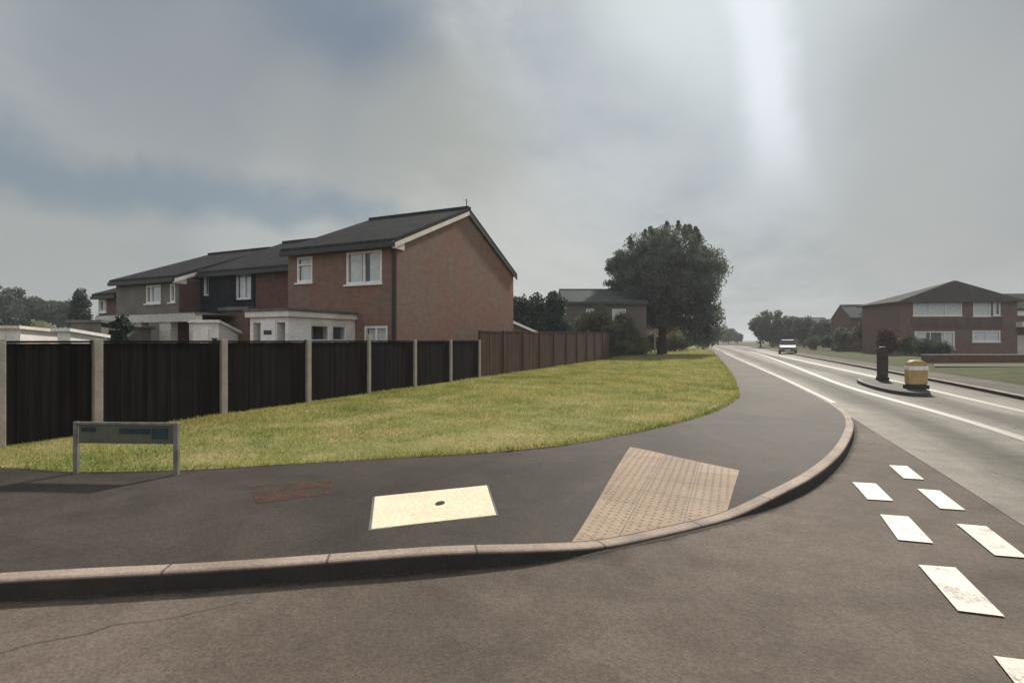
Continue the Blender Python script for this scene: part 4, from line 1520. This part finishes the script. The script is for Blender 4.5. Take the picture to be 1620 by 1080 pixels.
# hill with trees at the far left
hl = []
for i in range(13):
    px = -700 + i * 70
    row = []
    for j in range(7):
        t = 50 + j * 12
        e = max(0.0, min(1, (165 - px) / 110))
        e = e * e * (3 - 2 * e)
        row.append(at(px, t, -0.08 + e * 5.1 * (1 - (1 - min(1, j / 3)) ** 2) - 0.03))
    hl.append(row)
tag(strip('hill', hl, 'earth'), kind='structure')
tg = 'trees on the hill at the far left'
for k, (px, t, z, h, r_, lab) in enumerate([
        (-35, 84, 4.2, 7.6, 4.0, 'dark tree cut off by the left edge of the photo'), (6, 82, 4.2, 8.2, 3.2, 'big dark tree at the left edge of the hill'),
        (38, 86, 4.3, 6.4, 2.6, 'dark tree second from the left on the hill'), (66, 88, 4.3, 6.6, 2.6, 'dark tree in the middle of the hill skyline'),
        (92, 86, 4.0, 6.2, 2.6, 'dark tree right of the middle of the hill skyline'), (114, 84, 3.2, 6.6, 2.2, 'last dark tree on the hill before the conifer')]):
    tree('tree', lab, 'tree', at(px, t, z - 0.6), h - 1.2, r_, 0.4, 'leaf_far', 50, 60, 0.42, 0.8, 150 + k, tg, 0.16, 4)
shrub('conifer', 'dark narrow conifer standing left of the terrace against the sky', 'tree', at(128, 46, 0), 6.2, 0.85, 'leaf_conifer', 60, 70, 0.24, 0.45, 170, None, None, 0.6)
shrub('hedge_bush', 'very dark bush at the left edge below the hill trees', 'bush', at(8, 40, 0), 3.5, 2.2, 'leaf_conifer', 60, 70, 0.22, 0.5, 171)
shrub('bush', 'dark bush among the pillars of the carport', 'bush', at(190, 14.6, 0), 2.35, 0.32, 'leaf_conifer', 26, 80, 0.08, 0.16, 172)
shrub('bush', 'small dark bush in front of the white garden room', 'bush', at(337, 12.8, 0), 1.78, 0.28, 'leaf_conifer', 22, 80, 0.07, 0.14, 173)

# ------------------------------------------------------------------ traffic island
ic = Vector((4.15, 18.9, 0))
isl = empty('traffic_island', ic)
tag(isl, 'low dark kerbed traffic island in the middle of the main road', 'traffic island')
pts = []
for k in range(24):
    a = 2 * math.pi * k / 24
    pts.append((0.58 * math.copysign(abs(math.cos(a)) ** 0.8, math.cos(a)) - 0.02 * math.sin(a) * 2.6, 2.75 * math.copysign(abs(math.sin(a)) ** 0.9, math.sin(a))))
MB().prism([(x, y, -0.02) for x, y in pts], [(x * 0.97, y * 0.99, 0.11) for x, y in pts]).build('island_kerb', 'drive', isl, bevel=0.015)
MB().prism([(x * 0.78, y * 0.94, 0.09) for x, y in pts], [(x * 0.78, y * 0.94, 0.117) for x, y in pts]).build('island_surface', 'pavement', isl)


def bollard(name, label, p, mat, h, w, face_mat, rz):
    root = empty(name, p, rz)
    tag(root, label, 'bollard', 'bollards on the traffic island')
    prof = [(w * 0.5, 0.12), (w * 0.52, h * 0.5), (w * 0.5, h * 0.82), (w * 0.42, h * 0.93), (w * 0.26, h)]
    d = 0.11
    mb = MB()
    front = [(-x, z) for x, z in prof] + [(x, z) for x, z in reversed(prof)]
    mb.prism([(x, -d, z) for x, z in front], [(x, d, z) for x, z in front])
    mb.build('body', mat, root, bevel=0.02)
    MB().box(-w * 0.56, w * 0.56, -d - 0.03, d + 0.03, 0.0, 0.118).build('base', 'black', root, bevel=0.01)
    if mat == 'yellow':
        MB().box(-w * 0.53, w * 0.53, -d - 0.006, d + 0.006, h * 0.66, h * 0.80).build('reflective_band', 'upvc', root, bevel=0.004)
    for s in (-1, 1) if mat != 'yellow' else ():
        mb = MB()
        n = 16
        yy0, yy1 = s * (d + 0.001), s * (d + 0.007)
        mb.prism([(w * 0.36 * math.cos(2 * math.pi * k / n), yy0, h * 0.66 + w * 0.36 * math.sin(2 * math.pi * k / n)) for k in range(n)],
                 [(w * 0.36 * math.cos(2 * math.pi * k / n), yy1, h * 0.66 + w * 0.36 * math.sin(2 * math.pi * k / n)) for k in range(n)])
        mb.build('reflective_disc', face_mat, root)
    return root


bollard('bollard', 'yellow bollard on the near end of the traffic island', (4.44, 17.4, 0.115), 'yellow', 0.78, 0.46, 'yellow', R(14))
bollard('bollard', 'slim dark bollard on the far end of the traffic island', (4.35, 20.6, 0.115), 'bollard_brown', 1.12, 0.26, 'black', R(10))

# ------------------------------------------------------------------ distant car
pc = at(1246, 55, 0.006)
car = empty('parked_car', pc, R(180 - 4))
tag(car, 'silver car on the right hand side of the road in the distance', 'car')
# local: +Y is the nose, length 4.2, width 1.72
sec = [(-2.1, 0.30, 0.80, 0.80), (-2.05, 0.28, 0.95, 0.84), (-1.2, 0.24, 0.98, 0.86), (0.6, 0.24, 0.96, 0.86), (1.5, 0.26, 0.86, 0.84), (2.0, 0.28, 0.72, 0.78), (2.1, 0.34, 0.62, 0.70)]
mb = MB()
rings = []
for y, zb, zt_, hw in sec:
    rings.append([(-hw, y, zb), (-hw, y, zb + (zt_ - zb) * 0.7), (-hw * 0.9, y, zt_), (hw * 0.9, y, zt_), (hw, y, zb + (zt_ - zb) * 0.7), (hw, y, zb)])
for k in range(len(rings) - 1):
    for a in range(6):
        b = (a + 1) % 6
        mb.face([rings[k][a], rings[k][b], rings[k + 1][b], rings[k + 1][a]])
mb.face(rings[0])
mb.face(rings[-1])
body = mb.build('body', 'car_body', car, bevel=0.03)
cab0 = [(-0.76, -1.95, 0.95), (0.76, -1.95, 0.95), (0.78, 1.0, 0.90), (-0.78, 1.0, 0.90)]
cab1 = [(-0.60, -1.55, 1.44), (0.60, -1.55, 1.44), (0.60, 0.2, 1.46), (-0.60, 0.2, 1.46)]
MB().prism(cab0, cab1).build('windows', 'car_glass', car, bevel=0.03)
MB().prism([(-0.62, -1.6, 1.43), (0.62, -1.6, 1.43), (0.62, 0.25, 1.45), (-0.62, 0.25, 1.45)], [(-0.5, -1.45, 1.49), (0.5, -1.45, 1.49), (0.5, 0.1, 1.50), (-0.5, 0.1, 1.50)]).build('roof', 'car_body', car)
for x in (-0.74, 0.74):
    for y in (-1.3, 1.32):
        w_ = MB().tube([(x - 0.1, y, 0.31), (x + 0.1, y, 0.31)], [0.31, 0.31], 18).build('wheel', 'tyre', car)
        MB().tube([(x - 0.105, y, 0.31), (x + 0.105, y, 0.31)], [0.19, 0.19], 14).build('rim', 'sign_grey', w_)
for x in (-0.6, 0.6):
    MB().box(x - 0.16, x + 0.16, 2.03, 2.10, 0.50, 0.62).build('headlight', 'lamp', car, bevel=0.01)
MB().box(-0.26, 0.26, 2.09, 2.115, 0.36, 0.47).build('number_plate', 'upvc', car)

# ------------------------------------------------------------------ thin air
mh = bpy.data.materials.new('thin_haze')
mh.use_nodes = True
hn = mh.node_tree
hn.nodes.clear()
ho_ = hn.nodes.new('ShaderNodeOutputMaterial')
hv = hn.nodes.new('ShaderNodeVolumePrincipled')
hv.inputs['Color'].default_value = (0.86, 0.90, 0.94, 1)
hv.inputs['Density'].default_value = 0.0008
hv.inputs['Anisotropy'].default_value = 0.2
hn.links.new(hv.outputs[0], ho_.inputs['Volume'])
M['haze'] = mh
tag(MB().box(-910, 910, -310, 1510, -1.2, 16.5).build('haze', 'haze'), kind='stuff')

# ------------------------------------------------------------------ sky and sun
w = bpy.data.worlds.new('World')
sc.world = w
w.use_nodes = True
nt = w.node_tree
bgn = nt.nodes['Background']
SUN_AZ, SUN_EL = R(7.0), R(36.0)
sky = nt.nodes.new('ShaderNodeTexSky')
sky.sky_type = 'NISHITA'
sky.sun_disc = False
sky.sun_elevation = SUN_EL
sky.sun_rotation = SUN_AZ
sky.air_density = 1.2
sky.dust_density = 1.5
gen = nt.nodes.new('ShaderNodeTexCoord').outputs['Generated']
sx = nt.nodes.new('ShaderNodeSeparateXYZ')
nt.links.new(gen, sx.inputs[0])
den = math_n(nt, 'ADD', math_n(nt, 'MAXIMUM', sx.outputs[2], 0.0), 0.16)
cb = nt.nodes.new('ShaderNodeCombineXYZ')
nt.links.new(math_n(nt, 'DIVIDE', sx.outputs[0], den), cb.inputs[0])
nt.links.new(math_n(nt, 'DIVIDE', sx.outputs[1], den), cb.inputs[1])
cb.inputs[2].default_value = 0.37
cp = cb.outputs[0]


def sky_dir(px, py):
    v = Vector((CT * (px - 810) / 810 - ST, ST * (px - 810) / 810 + CT, (538 - py) / 810))
    return v.normalized()


def blob(px, py, r0, r1, sxy=(1, 1)):
    """soft patch of cloud round a direction: 1 inside r1 degrees, 0 outside r0 degrees"""
    d = sky_dir(px, py)
    n = nt.nodes.new('ShaderNodeVectorMath')
    n.operation = 'DOT_PRODUCT'
    nt.links.new(gen_w, n.inputs[0])
    n.inputs[1].default_value = d
    return ramp(nt, n.outputs['Value'], math.cos(R(r0)), math.cos(R(r1)))


# directions wobbled by noise so that the cloud patches have ragged edges
wn = nd(nt, 'ShaderNodeTexNoise', Scale=2.6, Detail=5.0, Roughness=0.55)
nt.links.new(gen, wn.inputs['Vector'])
va = nt.nodes.new('ShaderNodeVectorMath')
va.operation = 'MULTIPLY_ADD'
nt.links.new(wn.outputs['Color'], va.inputs[0])
va.inputs[1].default_value = (0.17, 0.17, 0.13)
nt.links.new(gen, va.inputs[2])
vb = nt.nodes.new('ShaderNodeVectorMath')
vb.operation = 'SUBTRACT'
nt.links.new(va.outputs[0], vb.inputs[0])
vb.inputs[1].default_value = (0.085, 0.085, 0.065)
vn = nt.nodes.new('ShaderNodeVectorMath')
vn.operation = 'NORMALIZE'
nt.links.new(vb.outputs[0], vn.inputs[0])
gen_w = vn.outputs[0]

n1 = noise(nt, cp, 0.55, 7, 0.55, 0.5)
n2 = noise(nt, scaled(nt, cp, 1.0, 0.75, 1), 1.7, 6, 0.6, 0.3)
n3 = noise(nt, scaled(nt, cp, 1.0, 0.6, 1), 4.6, 6, 0.62, 0.4)
nn = math_n(nt, 'ADD', math_n(nt, 'ADD', math_n(nt, 'MULTIPLY', n1, 0.45), math_n(nt, 'MULTIPLY', n2, 0.37)), math_n(nt, 'MULTIPLY', n3, 0.18))
cl = ramp(nt, nn, 0.38, 0.60)
cloud = mixc(nt, cl, (0.27, 0.315, 0.365), (0.54, 0.565, 0.575))


def lay(cloud, fac, colr, amt):
    return mixc(nt, math_n(nt, 'MULTIPLY', fac, amt), cloud, colr)


# paler and warmer towards the horizon
hzn = math_n(nt, 'SUBTRACT', 1.0, ramp(nt, sx.outputs[2], 0.0, 0.40))
cloud = lay(cloud, hzn, (0.48, 0.50, 0.48), 0.68)
# darker cloud away from the sun
cloud = lay(cloud, blob(-60, 20, 40, 8), (0.25, 0.285, 0.32), 0.6)
# unseen sky behind the camera, brightened to light the shaded house fronts
back = math_n(nt, 'SUBTRACT', 1.0, ramp(nt, sx.outputs[1], -0.45, 0.22))
cloud = lay(cloud, back, (0.72, 0.73, 0.74), 0.85)
cloud = lay(cloud, blob(540, 110, 12, 2), (0.17, 0.215, 0.29), 0.75)
cloud = lay(cloud, blob(640, 150, 8, 1), (0.19, 0.235, 0.30), 0.6)
cloud = lay(cloud, blob(270, 40, 13, 2), (0.20, 0.235, 0.29), 0.6)
cloud = lay(cloud, blob(1680, 90, 20, 2), (0.23, 0.255, 0.32), 0.85)
cloud = lay(cloud, blob(1560, 300, 16, 2), (0.41, 0.42, 0.405), 0.7)
cloud = lay(cloud, blob(720, 245, 13, 2), (0.43, 0.44, 0.40), 0.7)
cloud = lay(cloud, blob(330, 200, 14, 2), (0.32, 0.345, 0.36), 0.6)
cloud = lay(cloud, blob(520, 235, 10, 2), (0.38, 0.395, 0.385), 0.6)
cloud = lay(cloud, blob(100, 400, 12, 2), (0.37, 0.385, 0.375), 0.7)
cloud = lay(cloud, blob(420, 370, 9, 2), (0.45, 0.47, 0.46), 0.7)
cloud = lay(cloud, blob(860, 400, 12, 2), (0.58, 0.59, 0.56), 0.6)
# the bright veil in front of the sun
cloud = lay(cloud, blob(1100, 50, 24, 2), (0.49, 0.535, 0.575), 0.7)
cloud = lay(cloud, blob(1190, -100, 17, 1), (0.72, 0.79, 0.81), 0.8)
# band of blue between the clouds at the left
wn2 = nd(nt, 'ShaderNodeTexNoise', Scale=4.5, Detail=6.0, Roughness=0.6)
nt.links.new(gen, wn2.inputs['Vector'])
vc = nt.nodes.new('ShaderNodeVectorMath')
vc.operation = 'MULTIPLY_ADD'
nt.links.new(wn2.outputs['Color'], vc.inputs[0])
vc.inputs[1].default_value = (0.12, 0.12, 0.12)
nt.links.new(gen_w, vc.inputs[2])
vd = nt.nodes.new('ShaderNodeVectorMath')
vd.operation = 'SUBTRACT'
nt.links.new(vc.outputs[0], vd.inputs[0])
vd.inputs[1].default_value = (0.06, 0.06, 0.06)
gen_b = vd.outputs[0]


def streak(p0, p1, half, gate0, gate1, src=None):
    src = src or gen_b
    """soft streak of sky along the great circle through two directions"""
    d0, d1 = sky_dir(*p0), sky_dir(*p1)
    nrm = d0.cross(d1).normalized()
    mid = (d0 + d1).normalized()
    a = nt.nodes.new('ShaderNodeVectorMath')
    a.operation = 'DOT_PRODUCT'
    nt.links.new(src, a.inputs[0])
    a.inputs[1].default_value = nrm
    across = math_n(nt, 'SUBTRACT', 1.0, ramp(nt, math_n(nt, 'ABSOLUTE', a.outputs['Value']), math.sin(R(half * 0.15)), math.sin(R(half))))
    b = nt.nodes.new('ShaderNodeVectorMath')
    b.operation = 'DOT_PRODUCT'
    nt.links.new(src, b.inputs[0])
    b.inputs[1].default_value = mid
    return math_n(nt, 'MULTIPLY', across, ramp(nt, b.outputs['Value'], math.cos(R(gate0)), math.cos(R(gate1))))


band = math_n(nt, 'MULTIPLY', math_n(nt, 'MAXIMUM', streak((0, 262), (330, 300), 3.6, 22, 10), streak((250, 285), (520, 335), 3.2, 16, 6)), 0.85)
cloud = lay(cloud, blob(1400, 170, 16, 3), (0.45, 0.475, 0.47), 0.6)
cloud = lay(cloud, streak((1200, -60), (1212, 190), 8.0, 20, 2, gen_w), (0.66, 0.72, 0.77), 0.5)
cloud = lay(cloud, streak((1208, -90), (1212, 130), 3.6, 16, 1, gen_w), (0.84, 0.89, 0.95), 0.75)
sk = nt.nodes.new('ShaderNodeVectorMath')
sk.operation = 'SCALE'
nt.links.new(sky.outputs[0], sk.inputs[0])
sk.inputs[3].default_value = 0.55
thin = math_n(nt, 'MULTIPLY', math_n(nt, 'SUBTRACT', 1.0, ramp(nt, n1, 0.30, 0.46)), 0.0)
open_ = math_n(nt, 'MAXIMUM', band, thin)
# the Background runs at 0.1, so the cloud radiance is given ten times over
up = nt.nodes.new('ShaderNodeVectorMath')
up.operation = 'SCALE'
nt.links.new(cloud, up.inputs[0])
up.inputs[3].default_value = 9.8
mixed = mixc(nt, math_n(nt, 'MULTIPLY', open_, 0.8), up.outputs[0], mixc(nt, 0.35, (1.9, 2.55, 3.2), sk.outputs[0]))
nt.links.new(mixed, bgn.inputs[0])
bgn.inputs[1].default_value = 0.1

sun = bpy.data.lights.new('sun', 'SUN')
sun.energy = 4.6
sun.angle = R(3.0)
sun.color = (1.0, 0.93, 0.82)
so = bpy.data.objects.new('sun', sun)
sdv = Vector((math.sin(SUN_AZ) * math.cos(SUN_EL), math.cos(SUN_AZ) * math.cos(SUN_EL), math.sin(SUN_EL)))
so.rotation_euler = sdv.to_track_quat('Z', 'Y').to_euler()
so.location = (0, 0, 50)
COL.objects.link(so)

# ------------------------------------------------------------------ camera
cam = bpy.data.cameras.new('camera')
cam.sensor_width = 36
cam.lens = 18.0
cam.shift_y = -2 / 1620
cam.clip_start = 0.05
cam.clip_end = 5000
co_ = bpy.data.objects.new('camera', cam)
co_.location = (0, 0, CAMH)
co_.rotation_euler = (math.pi / 2, 0, TH)
COL.objects.link(co_)
sc.camera = co_

sc.view_settings.view_transform = 'Standard'
sc.view_settings.look = 'None'
sc.view_settings.exposure = 0.08
sc.view_settings.gamma = 1.0
sc.cycles.max_bounces = 6
sc.cycles.transparent_max_bounces = 12
